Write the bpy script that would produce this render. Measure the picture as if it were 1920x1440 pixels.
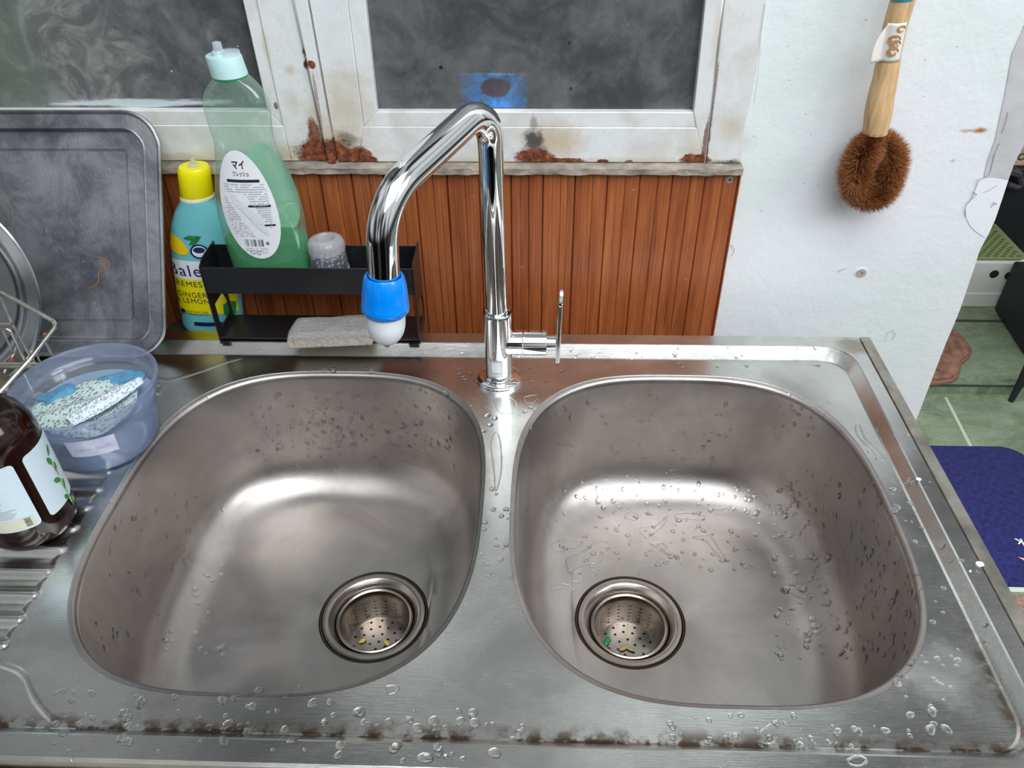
import bpy, bmesh, math, random
from math import sin, cos, pi, sqrt, radians, atan2, exp
from mathutils import Vector, Matrix, Euler
from mathutils.bvhtree import BVHTree
from mathutils import noise as mnoise

random.seed(7)
for o in list(bpy.data.objects):
    bpy.data.objects.remove(o)
SC = bpy.context.scene
COL = SC.collection

# ------------------------------------------------------------------ camera
CAM_P = Vector((0.042152, -0.759375, 0.520653))
CAM_R = Euler((0.907319, 0.0111995, 0.0330359), 'XYZ')
F = 1511.71
cd = bpy.data.cameras.new('camera')
cam = bpy.data.objects.new('camera', cd)
COL.objects.link(cam)
cam.location = CAM_P
cam.rotation_euler = CAM_R
cd.sensor_fit = 'HORIZONTAL'
cd.sensor_width = 36
cd.lens = F / 1920 * 36
cd.clip_start = 0.01
SC.camera = cam
CM = CAM_R.to_matrix()

# ------------------------------------------------------------------ world, light, exposure
SC.view_settings.view_transform = 'Standard'
SC.view_settings.look = 'None'
SC.view_settings.gamma = 1
SC.view_settings.use_curve_mapping = False
SC.view_settings.exposure = 0.0

world = bpy.data.worlds.new('world')
SC.world = world
world.use_nodes = True
wn = world.node_tree.nodes
wl = world.node_tree.links
for n in list(wn):
    wn.remove(n)
wo = wn.new('ShaderNodeOutputWorld')
wb = wn.new('ShaderNodeBackground')
wl.new(wb.outputs[0], wo.inputs[0])
tc = wn.new('ShaderNodeTexCoord')
sx = wn.new('ShaderNodeSeparateXYZ')
wl.new(tc.outputs['Generated'], sx.inputs[0])
ramp = wn.new('ShaderNodeValToRGB')
ramp.color_ramp.elements[0].position = 0.0
ramp.color_ramp.elements[0].color = (0.02, 0.02, 0.02, 1)
ramp.color_ramp.elements[1].position = 1.0
ramp.color_ramp.elements[1].color = (0.36, 0.37, 0.38, 1)
e = ramp.color_ramp.elements.new(0.5)
e.color = (0.36, 0.38, 0.39, 1)
e = ramp.color_ramp.elements.new(0.42)
e.color = (0.03, 0.03, 0.03, 1)
mp = wn.new('ShaderNodeMapRange')
mp.inputs['From Min'].default_value = -1
mp.inputs['From Max'].default_value = 1
wl.new(sx.outputs['Z'], mp.inputs['Value'])
wl.new(mp.outputs[0], ramp.inputs[0])
wnz = wn.new('ShaderNodeTexNoise')
wnz.inputs['Scale'].default_value = 1.6
wnz.inputs['Detail'].default_value = 1.0
wmp = wn.new('ShaderNodeMapping')
wmp.inputs['Scale'].default_value = (2.2, 1.0, 0.6)
wl.new(tc.outputs['Generated'], wmp.inputs[0])
wl.new(wmp.outputs[0], wnz.inputs[0])
wmr = wn.new('ShaderNodeMapRange')
wmr.inputs['From Min'].default_value = 0.42
wmr.inputs['From Max'].default_value = 0.60
wmr.inputs['To Min'].default_value = 0.12
wmr.inputs['To Max'].default_value = 2.2
wl.new(wnz.outputs[0], wmr.inputs['Value'])
wmx = wn.new('ShaderNodeVectorMath')
wmx.operation = 'SCALE'
wl.new(ramp.outputs[0], wmx.inputs[0])
wl.new(wmr.outputs[0], wmx.inputs['Scale'])
wl.new(wmx.outputs[0], wb.inputs[0])
wb.inputs[1].default_value = 0.8


def area(name, loc, target, sxx, syy, power, color):
    ld = bpy.data.lights.new(name, 'AREA')
    ld.shape = 'RECTANGLE'
    ld.size = sxx
    ld.size_y = syy
    ld.energy = power
    ld.color = color
    lo = bpy.data.objects.new(name, ld)
    COL.objects.link(lo)
    lo.location = loc
    d = Vector(target) - Vector(loc)
    lo.rotation_euler = d.to_track_quat('-Z', 'Y').to_euler()
    return lo


area('daylight_opening', (0.35, -1.15, 1.7), (0.1, -.1, 0.0), 1.6, 1.6, 42, (0.95, 0.98, 1.0))
area('added_pack_light', (.1, .45, .85), (0.0, .12, .25), .5, .3, 34, (1.0, .97, .92))  # added light behind the pane, so the blue pack shows through
area('daylight_right', (1.9, -1.1, 1.3), (0.3, 0.05, 0.1), 0.9, 0.9, 18, (0.95, 0.98, 1.0))

# ------------------------------------------------------------------ helpers
G = 0.065          # wall face
DZ = -0.010        # sink deck level
FZ = -0.80         # lower floor


def ray(u, v):
    return CM @ Vector(((u - 960) / F, -(v - 720) / F, -1))


def at(u, v, ax, val):
    d = ray(u, v)
    t = (val - CAM_P[ax]) / d[ax]
    return CAM_P + d * t


def atp(u, v, p0, n):
    d = ray(u, v)
    t = (Vector(p0) - CAM_P).dot(n) / d.dot(n)
    return CAM_P + d * t


def W(u, v, off=0.0):
    p = at(u, v, 1, G - off)
    return p.x, p.z


def mk(name, V, Fc, mat, parent=None, smooth=True, mats=None):
    me = bpy.data.meshes.new(name)
    off = parent.matrix_world.translation if parent is not None else Vector((0, 0, 0))
    off = OFFS.get(parent.name, Vector((0, 0, 0))) if parent is not None else Vector((0, 0, 0))
    me.from_pydata([tuple(Vector(v) - off) for v in V], [], Fc)
    me.validate()
    me.update()
    ob = bpy.data.objects.new(name, me)
    COL.objects.link(ob)
    if mat is not None:
        me.materials.append(mat)
    if smooth:
        for p in me.polygons:
            p.use_smooth = True
    if parent is not None:
        ob.parent = parent
        OFFS[ob.name] = off
    else:
        OFFS[ob.name] = Vector((0, 0, 0))
    return ob


OFFS = {}


def thing(name, loc, label, cat, group=None, kind=None):
    o = bpy.data.objects.new(name, None)
    COL.objects.link(o)
    o.location = loc
    o.empty_display_size = 0.02
    OFFS[o.name] = Vector(loc)
    tag(o, label, cat, group, kind)
    return o


def tag(o, label=None, cat=None, group=None, kind=None):
    if label:
        o['label'] = label
    if cat:
        o['category'] = cat
    if group:
        o['group'] = group
    if kind:
        o['kind'] = kind
    return o


class MB:
    def __init__(s):
        s.V = []
        s.F = []

    def add(s, V, Fc):
        b = len(s.V)
        s.V += [Vector(v) for v in V]
        s.F += [tuple(i + b for i in f) for f in Fc]
        return s

    def grid(s, rows, closed_u=False, closed_v=False, flip=False):
        """rows: list of equal-length vertex lists"""
        b = len(s.V)
        n = len(rows[0])
        for r in rows:
            s.V += [Vector(v) for v in r]
        m = len(rows)
        for i in range(m if closed_v else m - 1):
            i2 = (i + 1) % m
            for j in range(n if closed_u else n - 1):
                j2 = (j + 1) % n
                f = (b + i * n + j, b + i * n + j2, b + i2 * n + j2, b + i2 * n + j)
                s.F.append(f[::-1] if flip else f)
        return s

    def cap(s, ring, flip=False):
        b = len(s.V)
        s.V += [Vector(v) for v in ring]
        f = tuple(range(b, b + len(ring)))
        s.F.append(f[::-1] if flip else f)
        return s

    def lathe(s, prof, c, seg=48, sy=1.0, ax=None, capb=False, capt=False, cfun=None):
        """prof: [(r,z)], c=(x,y); sy squashes y; cfun(z)->(dx,dy)"""
        rows = []
        for r, z in prof:
            dx, dy = cfun(z) if cfun else (0, 0)
            rows.append([(c[0] + dx + r * cos(2 * pi * k / seg), c[1] + dy + r * sy * sin(2 * pi * k / seg), z) for k in range(seg)])
        s.grid(rows, closed_u=True)
        if capb:
            s.cap(rows[0], True)
        if capt:
            s.cap(rows[-1])
        return s

    def tube(s, pts, rad, seg=16, caps=True):
        pts = [Vector(p) for p in pts]
        if not hasattr(rad, '__len__'):
            rad = [rad] * len(pts)
        rows = []
        up = None
        for i, p in enumerate(pts):
            t = (pts[min(i + 1, len(pts) - 1)] - pts[max(i - 1, 0)]).normalized()
            if up is None:
                up = Vector((0, 0, 1)) if abs(t.z) < 0.9 else Vector((0, 1, 0))
            x = up - t * up.dot(t)
            x.normalize()
            y = t.cross(x)
            up = x
            rows.append([p + x * rad[i] * cos(2 * pi * k / seg) + y * rad[i] * sin(2 * pi * k / seg) for k in range(seg)])
        s.grid(rows, closed_u=True, flip=False)
        if caps:
            s.cap(rows[0], True)
            s.cap(rows[-1])
        return s

    def box(s, x0, x1, y0, y1, z0, z1):
        V = [(x, y, z) for x in (x0, x1) for y in (y0, y1) for z in (z0, z1)]
        return s.add(V, [(0, 1, 3, 2), (4, 6, 7, 5), (0, 4, 5, 1), (2, 3, 7, 6), (0, 2, 6, 4), (1, 5, 7, 3)])

    def prism(s, poly, axis, a, b):
        """poly 2D list extruded along axis 'y' (poly=xz) or 'z' (poly=xy) or 'x' (poly=yz)"""
        def P(p, t):
            if axis == 'y':
                return (p[0], t, p[1])
            if axis == 'z':
                return (p[0], p[1], t)
            return (t, p[0], p[1])
        n = len(poly)
        V = [P(p, a) for p in poly] + [P(p, b) for p in poly]
        Fc = [tuple(range(n))[::-1], tuple(range(n, 2 * n))]
        Fc += [(i, (i + 1) % n, n + (i + 1) % n, n + i) for i in range(n)]
        return s.add(V, Fc)

    def build(s, name, mat, parent=None, smooth=True, bevel=0, bseg=2, sub=0, fixn=True, solid=0, auto=True):
        ob = mk(name, s.V, s.F, mat, parent, smooth)
        if fixn:
            bm = bmesh.new()
            bm.from_mesh(ob.data)
            bmesh.ops.remove_doubles(bm, verts=bm.verts, dist=1e-6)
            bmesh.ops.recalc_face_normals(bm, faces=bm.faces)
            bm.to_mesh(ob.data)
            bm.free()
        if solid:
            m = ob.modifiers.new('s', 'SOLIDIFY')
            m.thickness = solid
            m.offset = 0
        if bevel:
            m = ob.modifiers.new('b', 'BEVEL')
            m.width = bevel
            m.segments = bseg
            m.limit_method = 'ANGLE'
            m.angle_limit = radians(40)
        if sub:
            m = ob.modifiers.new('u', 'SUBSURF')
            m.levels = sub
            m.render_levels = sub
        if smooth and auto:
            try:
                ob.data.set_sharp_from_angle(angle=radians(42))
            except Exception:
                pass
        return ob


def fillet_path(P, rads, seg=10):
    """polyline with filleted corners"""
    P = [Vector(p) for p in P]
    out = [P[0]]
    for i in range(1, len(P) - 1):
        a = (P[i - 1] - P[i]).normalized()
        b = (P[i + 1] - P[i]).normalized()
        r = rads[i - 1] if hasattr(rads, '__len__') else rads
        ang = a.angle(b)
        d = r / math.tan(ang / 2)
        d = min(d, (P[i - 1] - P[i]).length * .49 if i > 1 else (P[i - 1] - P[i]).length * .95, (P[i + 1] - P[i]).length * (.49 if i < len(P) - 2 else .95))
        A = P[i] + a * d
        B = P[i] + b * d
        r = d * math.tan(ang / 2)
        c = P[i] + (a + b).normalized() * (r / sin(ang / 2))
        va = A - c
        vb = B - c
        tot = va.angle(vb)
        for k in range(seg + 1):
            t = k / seg
            v = (va * sin((1 - t) * tot) + vb * sin(t * tot)) / sin(tot)
            out.append(c + v)
    out.append(P[-1])
    return out


def densify(P, n):
    L = [0]
    for i in range(1, len(P)):
        L.append(L[-1] + (P[i] - P[i - 1]).length)
    out = []
    for k in range(n):
        s_ = L[-1] * k / (n - 1)
        i = 1
        while i < len(P) - 1 and L[i] < s_:
            i += 1
        t = (s_ - L[i - 1]) / max(L[i] - L[i - 1], 1e-9)
        out.append(P[i - 1].lerp(P[i], t))
    return out


def smooth_loop(P, k=6):
    n = len(P)
    out = []
    for i in range(n):
        p0, p1, p2, p3 = P[i - 1], P[i], P[(i + 1) % n], P[(i + 2) % n]
        for j in range(k):
            t_ = j / k
            out.append(0.5 * ((2 * p1) + (-p0 + p2) * t_ + (2 * p0 - 5 * p1 + 4 * p2 - p3) * t_ * t_ + (-p0 + 3 * p1 - 3 * p2 + p3) * t_ ** 3))
    return out



# ------------------------------------------------------------------ materials
def newmat(name):
    m = bpy.data.materials.new(name)
    m.use_nodes = True
    nt = m.node_tree
    b = nt.nodes['Principled BSDF']
    return m, nt, b


def setc(b, color=None, rough=None, metal=None, spec=None, **k):
    if color is not None:
        b.inputs['Base Color'].default_value = (*color, 1)
    if rough is not None:
        b.inputs['Roughness'].default_value = rough
    if metal is not None:
        b.inputs['Metallic'].default_value = metal
    if spec is not None:
        b.inputs['Specular IOR Level'].default_value = spec
    for a, v in k.items():
        b.inputs[a.replace('_', ' ')].default_value = v


def flat(name, color, rough=0.5, metal=0, bump=0, bscale=100, var=0, vscale=20, **k):
    m, nt, b = newmat(name)
    setc(b, color, rough, metal, **k)
    if bump or var:
        t = nt.nodes.new('ShaderNodeTexCoord')
        if bump:
            n = nt.nodes.new('ShaderNodeTexNoise')
            n.inputs['Scale'].default_value = bscale
            n.inputs['Detail'].default_value = 5
            nt.links.new(t.outputs['Object'], n.inputs[0])
            bp = nt.nodes.new('ShaderNodeBump')
            bp.inputs['Strength'].default_value = bump
            bp.inputs['Distance'].default_value = 0.002
            nt.links.new(n.outputs[0], bp.inputs['Height'])
            nt.links.new(bp.outputs[0], b.inputs['Normal'])
        if var:
            n = nt.nodes.new('ShaderNodeTexNoise')
            n.inputs['Scale'].default_value = vscale
            n.inputs['Detail'].default_value = 6
            nt.links.new(t.outputs['Object'], n.inputs[0])
            r = nt.nodes.new('ShaderNodeValToRGB')
            r.color_ramp.elements[0].position = 0.3
            r.color_ramp.elements[1].position = 0.7
            r.color_ramp.elements[0].color = (*[c * (1 - var) for c in color], 1)
            r.color_ramp.elements[1].color = (*[min(1, c * (1 + var)) for c in color], 1)
            nt.links.new(n.outputs[0], r.inputs[0])
            nt.links.new(r.outputs[0], b.inputs['Base Color'])
    return m


class NT:
    """tiny node helper"""
    def __init__(s, nt):
        s.nt = nt
        s.t = nt.nodes.new('ShaderNodeNewGeometry').outputs['Position']

    def link(s, a, b):
        s.nt.links.new(a, b)

    def val(s, node, key, v):
        if hasattr(v, 'is_linked') or hasattr(v, 'links'):
            s.nt.links.new(v, node.inputs[key])
        else:
            node.inputs[key].default_value = v

    def map(s, scale=(1, 1, 1), loc=(0, 0, 0), vec=None, rot=(0, 0, 0)):
        n = s.nt.nodes.new('ShaderNodeMapping')
        n.inputs['Scale'].default_value = scale
        n.inputs['Location'].default_value = loc
        n.inputs['Rotation'].default_value = rot
        s.nt.links.new(vec or s.t, n.inputs[0])
        return n.outputs[0]

    def noise(s, scale, detail=5, rough=.5, vec=None, dist=0):
        n = s.nt.nodes.new('ShaderNodeTexNoise')
        n.inputs['Scale'].default_value = scale
        n.inputs['Detail'].default_value = detail
        n.inputs['Roughness'].default_value = rough
        n.inputs['Distortion'].default_value = dist
        s.nt.links.new(vec or s.t, n.inputs[0])
        return n.outputs[0]

    def voro(s, scale, vec=None, feature='F1'):
        n = s.nt.nodes.new('ShaderNodeTexVoronoi')
        n.feature = feature
        n.inputs['Scale'].default_value = scale
        s.nt.links.new(vec or s.t, n.inputs[0])
        return n.outputs[0]

    def math(s, op, a, b=0.0, c=None):
        n = s.nt.nodes.new('ShaderNodeMath')
        n.operation = op
        s.val(n, 0, a)
        s.val(n, 1, b)
        if c is not None:
            s.val(n, 2, c)
        return n.outputs[0]

    def sep(s, vec=None):
        n = s.nt.nodes.new('ShaderNodeSeparateXYZ')
        s.nt.links.new(vec or s.t, n.inputs[0])
        return n.outputs

    def rng(s, v, a, b, c=0.0, d=1.0, smooth=True):
        n = s.nt.nodes.new('ShaderNodeMapRange')
        n.interpolation_type = 'SMOOTHSTEP' if smooth else 'LINEAR'
        s.val(n, 'Value', v)
        n.inputs['From Min'].default_value = a
        n.inputs['From Max'].default_value = b
        n.inputs['To Min'].default_value = c
        n.inputs['To Max'].default_value = d
        return n.outputs[0]

    def mix(s, f, a, b):
        n = s.nt.nodes.new('ShaderNodeMix')
        n.data_type = 'RGBA'
        s.val(n, 0, f)
        for i, v in ((6, a), (7, b)):
            if isinstance(v, tuple):
                n.inputs[i].default_value = (*v, 1) if len(v) == 3 else v
            else:
                s.nt.links.new(v, n.inputs[i])
        return n.outputs[2]

    def ramp(s, v, stops):
        n = s.nt.nodes.new('ShaderNodeValToRGB')
        els = n.color_ramp.elements
        while len(els) < len(stops):
            els.new(0.5)
        for el, (p, c) in zip(els, stops):
            el.position = p
            el.color = (*c, 1)
        s.nt.links.new(v, n.inputs[0])
        return n.outputs[0]

    def bump(s, h, strength=.3, dist=.001, b=None):
        n = s.nt.nodes.new('ShaderNodeBump')
        n.inputs['Strength'].default_value = strength
        n.inputs['Distance'].default_value = dist
        s.nt.links.new(h, n.inputs['Height'])
        if b is not None:
            s.nt.links.new(n.outputs[0], b.inputs['Normal'])
        return n.outputs[0]

    def spot(s, xyz, x, z, rx, rz, ax=(0, 2), nz=None, amp=0.5, soft=0.5):
        """mask 0..1 around a spot, edges broken by noise"""
        a = s.math('MULTIPLY', s.math('SUBTRACT', xyz[ax[0]], x), 1 / rx)
        b = s.math('MULTIPLY', s.math('SUBTRACT', xyz[ax[1]], z), 1 / rz)
        d = s.math('SQRT', s.math('ADD', s.math('MULTIPLY', a, a), s.math('MULTIPLY', b, b)))
        if nz is not None:
            d = s.math('ADD', d, s.math('MULTIPLY', s.math('SUBTRACT', nz, .5), amp * 4))
        return s.rng(d, 1 + soft * .5, 1 - soft, 0, 1)


def maxall(n, L):
    o = L[0]
    for v in L[1:]:
        o = n.math('MAXIMUM', o, v)
    return o


def steel(name, col=(.60, .585, .57), rough=.27, deck=False, bowl=False):
    m, nt, b = newmat(name)
    n = NT(nt)
    xyz = n.sep()
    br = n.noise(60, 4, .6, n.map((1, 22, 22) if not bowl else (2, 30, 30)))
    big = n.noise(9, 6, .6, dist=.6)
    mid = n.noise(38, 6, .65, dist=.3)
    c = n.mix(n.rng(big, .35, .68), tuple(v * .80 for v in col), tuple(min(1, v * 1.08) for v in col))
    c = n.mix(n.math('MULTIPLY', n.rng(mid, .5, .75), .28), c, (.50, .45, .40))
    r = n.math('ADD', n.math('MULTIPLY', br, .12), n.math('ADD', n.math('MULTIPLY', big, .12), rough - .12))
    if deck:
        nz = n.noise(70, 5, .6)
        nz2 = n.noise(160, 4, .6)
        # grime in the front and right inner corner of the rim
        fr = n.rng(n.math('ABSOLUTE', n.math('ADD', xyz[1], .4735)), .012, .0, 0, 1)
        fr = n.math('MULTIPLY', fr, n.rng(nz, .42, .62))
        rt = n.rng(n.math('ABSOLUTE', n.math('SUBTRACT', xyz[0], .3715)), .010, .0, 0, 1)
        rt = n.math('MULTIPLY', n.math('MULTIPLY', rt, n.rng(xyz[1], -.33, -.42)), n.rng(nz, .38, .58))
        g = n.math('MAXIMUM', fr, rt)
        g = n.math('MULTIPLY', g, n.rng(xyz[2], .0005, -.003))
        c = n.mix(n.math('MULTIPLY', g, .85), c, (.13, .075, .04))
        line = n.math('MULTIPLY', n.rng(n.math('ABSOLUTE', n.math('ADD', xyz[1], .4755)), .0028, .001, 0, 1), n.rng(nz, .46, .56))
        line = n.math('MULTIPLY', line, n.rng(xyz[2], -.002, -.006))
        c = n.mix(n.math('MULTIPLY', line, .8), c, (.11, .07, .045))
        # chalky mark at the front right
        ch = n.spot(xyz, .335, -.415, .032, .030, ax=(0, 1), nz=nz, amp=.35, soft=.6)
        c = n.mix(n.math('MULTIPLY', ch, .2), c, (.62, .66, .68))
        r = n.math('ADD', r, n.math('MULTIPLY', ch, .1))
        # rust on the back right corner
        rs = n.spot(xyz, .392, -.02, .022, .016, ax=(0, 1), nz=nz, amp=.4, soft=.6)
        c = n.mix(n.math('MULTIPLY', rs, .6), c, (.25, .17, .10))
        r = n.math('ADD', r, n.math('MULTIPLY', g, .08))
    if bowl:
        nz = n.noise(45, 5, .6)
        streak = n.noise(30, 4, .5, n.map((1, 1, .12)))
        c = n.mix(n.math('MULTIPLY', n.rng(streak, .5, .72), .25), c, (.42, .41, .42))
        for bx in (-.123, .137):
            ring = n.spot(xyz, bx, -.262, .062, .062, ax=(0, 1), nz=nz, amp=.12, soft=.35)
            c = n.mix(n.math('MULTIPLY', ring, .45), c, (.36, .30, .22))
        st = n.spot(xyz, -.10, -.27, .10, .085, ax=(0, 1), nz=n.noise(8, 3, .5), amp=.15, soft=.15)  # left bowl floor: greenish reflected shadow put into the colour
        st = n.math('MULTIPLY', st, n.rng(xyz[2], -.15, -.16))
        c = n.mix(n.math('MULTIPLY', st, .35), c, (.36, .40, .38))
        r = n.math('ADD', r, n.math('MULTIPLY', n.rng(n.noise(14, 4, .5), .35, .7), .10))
    n.link(c, b.inputs['Base Color'])
    n.link(r, b.inputs['Roughness'])
    b.inputs['Metallic'].default_value = 1
    b.inputs['Anisotropic'].default_value = .35
    n.bump(n.math('ADD', n.math('MULTIPLY', br, .25), n.math('MULTIPLY', n.noise(12, 3, .5), 1.2)), .25, .0012, b)
    return m


M = {}
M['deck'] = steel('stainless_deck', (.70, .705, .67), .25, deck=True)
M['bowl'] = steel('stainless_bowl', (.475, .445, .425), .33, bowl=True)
M['drain'] = steel('stainless_drain', (.40, .36, .325), .24)
M['chrome'] = flat('chrome', (.86, .87, .88), .035, 1)
M['chrome_dull'] = flat('wire_steel', (.60, .58, .52), .22, 1, var=.25, vscale=60)
M['black'] = flat('black_paint', (.012, .012, .014), .28, 0, bump=.25, bscale=60)
M['dark'] = flat('dark_void', (.006, .006, .006), .8)
M['blue'] = flat('blue_plastic', (.0, .23, .82), .18)
M['blue'].node_tree.nodes['Principled BSDF'].inputs['Subsurface Weight'].default_value = .05
M['bulb'] = flat('white_filter', (.74, .77, .83), .35, 0, bump=.05, bscale=300)
M['grey'] = flat('grey_hardware', (.45, .45, .43), .4, .6)
M['yellow'] = flat('yellow_cap', (.90, .80, .0), .35)
M['cream'] = flat('cream_plastic', (.80, .80, .55), .4)
M['turq'] = flat('turquoise_label', (.17, .55, .60), .22)
M['ylabel'] = flat('yellow_label', (.86, .76, .005), .3)
M['lemon'] = flat('lemon_print', (.90, .62, .01), .3)
M['white'] = flat('white_print', (.80, .84, .90), .35)
M['leaf'] = flat('leaf_print', (.02, .22, .06), .4, var=.4, vscale=200)
M['lleaf'] = flat('light_leaf_print', (.42, .55, .10), .4)
M['ginger'] = flat('ginger_print', (.72, .42, .25), .4)
M['navy'] = flat('navy_print', (.012, .02, .09), .4)
M['ink'] = flat('ink_print', (.015, .015, .02), .5)
M['greyink'] = flat('grey_ink_print', (.30, .31, .33), .6)
M['paper'] = flat('paper_label', (.74, .76, .80), .45)
M['mint'] = flat('mint_cap', (.50, .72, .74), .35)
M['mintlabel'] = flat('mint_label', (.55, .85, .70), .4)
M['amberlabel'] = flat('pale_label', (.60, .72, .80), .45, bump=.15, bscale=120)
M['wirerust'] = flat('rust_spot', (.22, .09, .03), .8, bump=.5, bscale=300)


def shell(name, tint, refl=.12, diff=None, dfac=0.0, rough=.05, back=1.0):
    """thin clear or frosted plastic wall"""
    m, nt, b = newmat(name)
    nt.nodes.remove(b)
    out = nt.nodes['Material Output']
    tr = nt.nodes.new('ShaderNodeBsdfTransparent')
    tr.inputs[0].default_value = (*tint, 1)
    gl = nt.nodes.new('ShaderNodeBsdfGlossy')
    gl.inputs['Roughness'].default_value = rough
    lw = nt.nodes.new('ShaderNodeLayerWeight')
    lw.inputs[0].default_value = .5
    fr = nt.nodes.new('ShaderNodeMath')
    fr.operation = 'POWER'
    nt.links.new(lw.outputs['Facing'], fr.inputs[0])
    fr.inputs[1].default_value = 4.0
    mx = nt.nodes.new('ShaderNodeMixShader')
    a = nt.nodes.new('ShaderNodeMath')
    a.operation = 'MULTIPLY_ADD'
    a.use_clamp = True
    a.inputs[2].default_value = .03 + refl * .1
    nt.links.new(fr.outputs[0], a.inputs[0])
    a.inputs[1].default_value = .55
    nt.links.new(a.outputs[0], mx.inputs[0])
    base = tr.outputs[0]
    if diff:
        d = nt.nodes.new('ShaderNodeBsdfDiffuse')
        d.inputs[0].default_value = (*diff, 1)
        t2 = nt.nodes.new('ShaderNodeBsdfTranslucent')
        t2.inputs[0].default_value = (*diff, 1)
        m0 = nt.nodes.new('ShaderNodeMixShader')
        m0.inputs[0].default_value = .5
        nt.links.new(d.outputs[0], m0.inputs[1])
        nt.links.new(t2.outputs[0], m0.inputs[2])
        m1 = nt.nodes.new('ShaderNodeMixShader')
        m1.inputs[0].default_value = dfac
        nt.links.new(tr.outputs[0], m1.inputs[1])
        nt.links.new(m0.outputs[0], m1.inputs[2])
        base = m1.outputs[0]
    nt.links.new(base, mx.inputs[1])
    nt.links.new(gl.outputs[0], mx.inputs[2])
    nt.links.new(mx.outputs[0], out.inputs[0])
    return m


M['greenshell'] = shell('clear_green_plastic', (.95, 1.0, .965), .5, (.58, .88, .74), .17, .05)
M['greenliquid'] = shell('green_soap_liquid', (.30, .95, .50), .1, (.03, .62, .22), .42, .05)
M['jarshell'] = shell('clear_jar_plastic', (.90, .92, .95), .2, (.7, .74, .8), .18, .08)
M['tubshell'] = shell('frosted_tub_plastic', (.86, .89, .98), .2, (.50, .56, .72), .30, .12)
M['milkwater'] = shell('cloudy_blue_water', (.5, .65, .85), .1, (.50, .66, .84), .88, .03)
M['clearlid'] = shell('translucent_cap_plastic', (.9, .92, .95), .15, (.85, .88, .92), .55, .15)
M['amber'] = flat('amber_plastic', (.012, .0028, .002), .10, 0)
m, nt, b = newmat('water_drop')
setc(b, (1, 1, 1), 0.0)
b.inputs['Transmission Weight'].default_value = 1
b.inputs['IOR'].default_value = 1.33
M['water'] = m


def m_wood():
    m, nt, b = newmat('wood_laminate')
    n = NT(nt)
    xyz = n.sep()
    cell = nt.nodes.new('ShaderNodeTexWhiteNoise')
    cell.noise_dimensions = '1D'
    n.link(n.math('FLOOR', n.math('MULTIPLY', xyz[0], 1 / .0175)), cell.inputs['W'])
    fine = n.noise(1, 8, .72, n.map((420, 60, 16)), dist=.4)
    med = n.noise(1, 5, .6, n.map((110, 30, 5)), dist=1.2)
    big = n.noise(1, 4, .6, n.map((24, 6, 3)), dist=.5)
    v = n.math('ADD', n.math('MULTIPLY', fine, .45), n.math('ADD', n.math('MULTIPLY', med, .4), n.math('ADD', n.math('MULTIPLY', big, .14), n.math('ADD', .055, n.math('MULTIPLY', cell.outputs[0], .10)))))
    c = n.ramp(v, [(.36, (.085, .020, .007)), (.50, (.235, .060, .018)), (.64, (.345, .10, .031)), (.80, (.47, .165, .062))])
    wt = n.math('MULTIPLY', n.rng(n.noise(90, 5, .7), .66, .72), .5)
    c = n.mix(n.math('MULTIPLY', wt, n.rng(n.noise(14, 2, .5), .5, .62)), c, (.6, .5, .42))
    n.link(c, b.inputs['Base Color'])
    b.inputs['Roughness'].default_value = .36
    n.bump(n.math('ADD', fine, med), .25, .0008, b)
    return m


M['wood'] = m_wood()


def m_plaster():
    m, nt, b = newmat('white_plaster')
    n = NT(nt)
    nz = n.noise(26, 8, .65)
    nf = n.noise(150, 6, .7)
    big = n.noise(5, 4, .5)
    c = n.mix(n.rng(big, .35, .65), (.70, .765, .765), (.765, .79, .83))
    c = n.mix(n.math('MULTIPLY', n.rng(nf, .60, .72), .3), c, (.58, .61, .60))
    sp = n.voro(75, n.map((1, 1, 1)))
    c = n.mix(n.math('MULTIPLY', n.math('MULTIPLY', n.rng(sp, .07, .04), n.rng(nz, .58, .62)), .45), c, (.30, .30, .29))
    xyz = n.sep()
    x1, z1 = W(1840, 245)
    rs = n.spot(xyz, x1, z1, .007, .0035, nz=n.noise(120, 3), amp=.5, soft=.6)
    x1b, z1b = W(1822, 245)
    rs = n.math('MAXIMUM', rs, n.math('MULTIPLY', n.spot(xyz, x1b, z1b, .012, .002, nz=n.noise(160, 3), amp=.6, soft=.6), .6))
    c = n.mix(rs, c, (.42, .17, .04))
    # dirty edge beside the panel and scrapes
    x2, z2 = W(1400, 260)
    e2 = n.spot(xyz, x2 - .012, z2 - .005, .02, .02, nz=nz, amp=.5, soft=.9)
    c = n.mix(n.math('MULTIPLY', e2, .45), c, (.48, .42, .33))
    n.link(c, b.inputs['Base Color'])
    b.inputs['Roughness'].default_value = .62
    n.bump(n.math('ADD', n.math('MULTIPLY', nz, 1.5), n.math('MULTIPLY', nf, .4)), .45, .0022, b)
    return m


M['plaster'] = m_plaster()
M['patch'] = flat('bare_plaster', (.50, .50, .52), .8, 0, bump=.5, bscale=60, var=.08, vscale=30)
M['patchwhite'] = flat('fresh_white_paint', (.80, .82, .87), .6, 0, bump=.2, bscale=40)
M['crack'] = flat('crack_line', (.36, .36, .37), .9)


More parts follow.
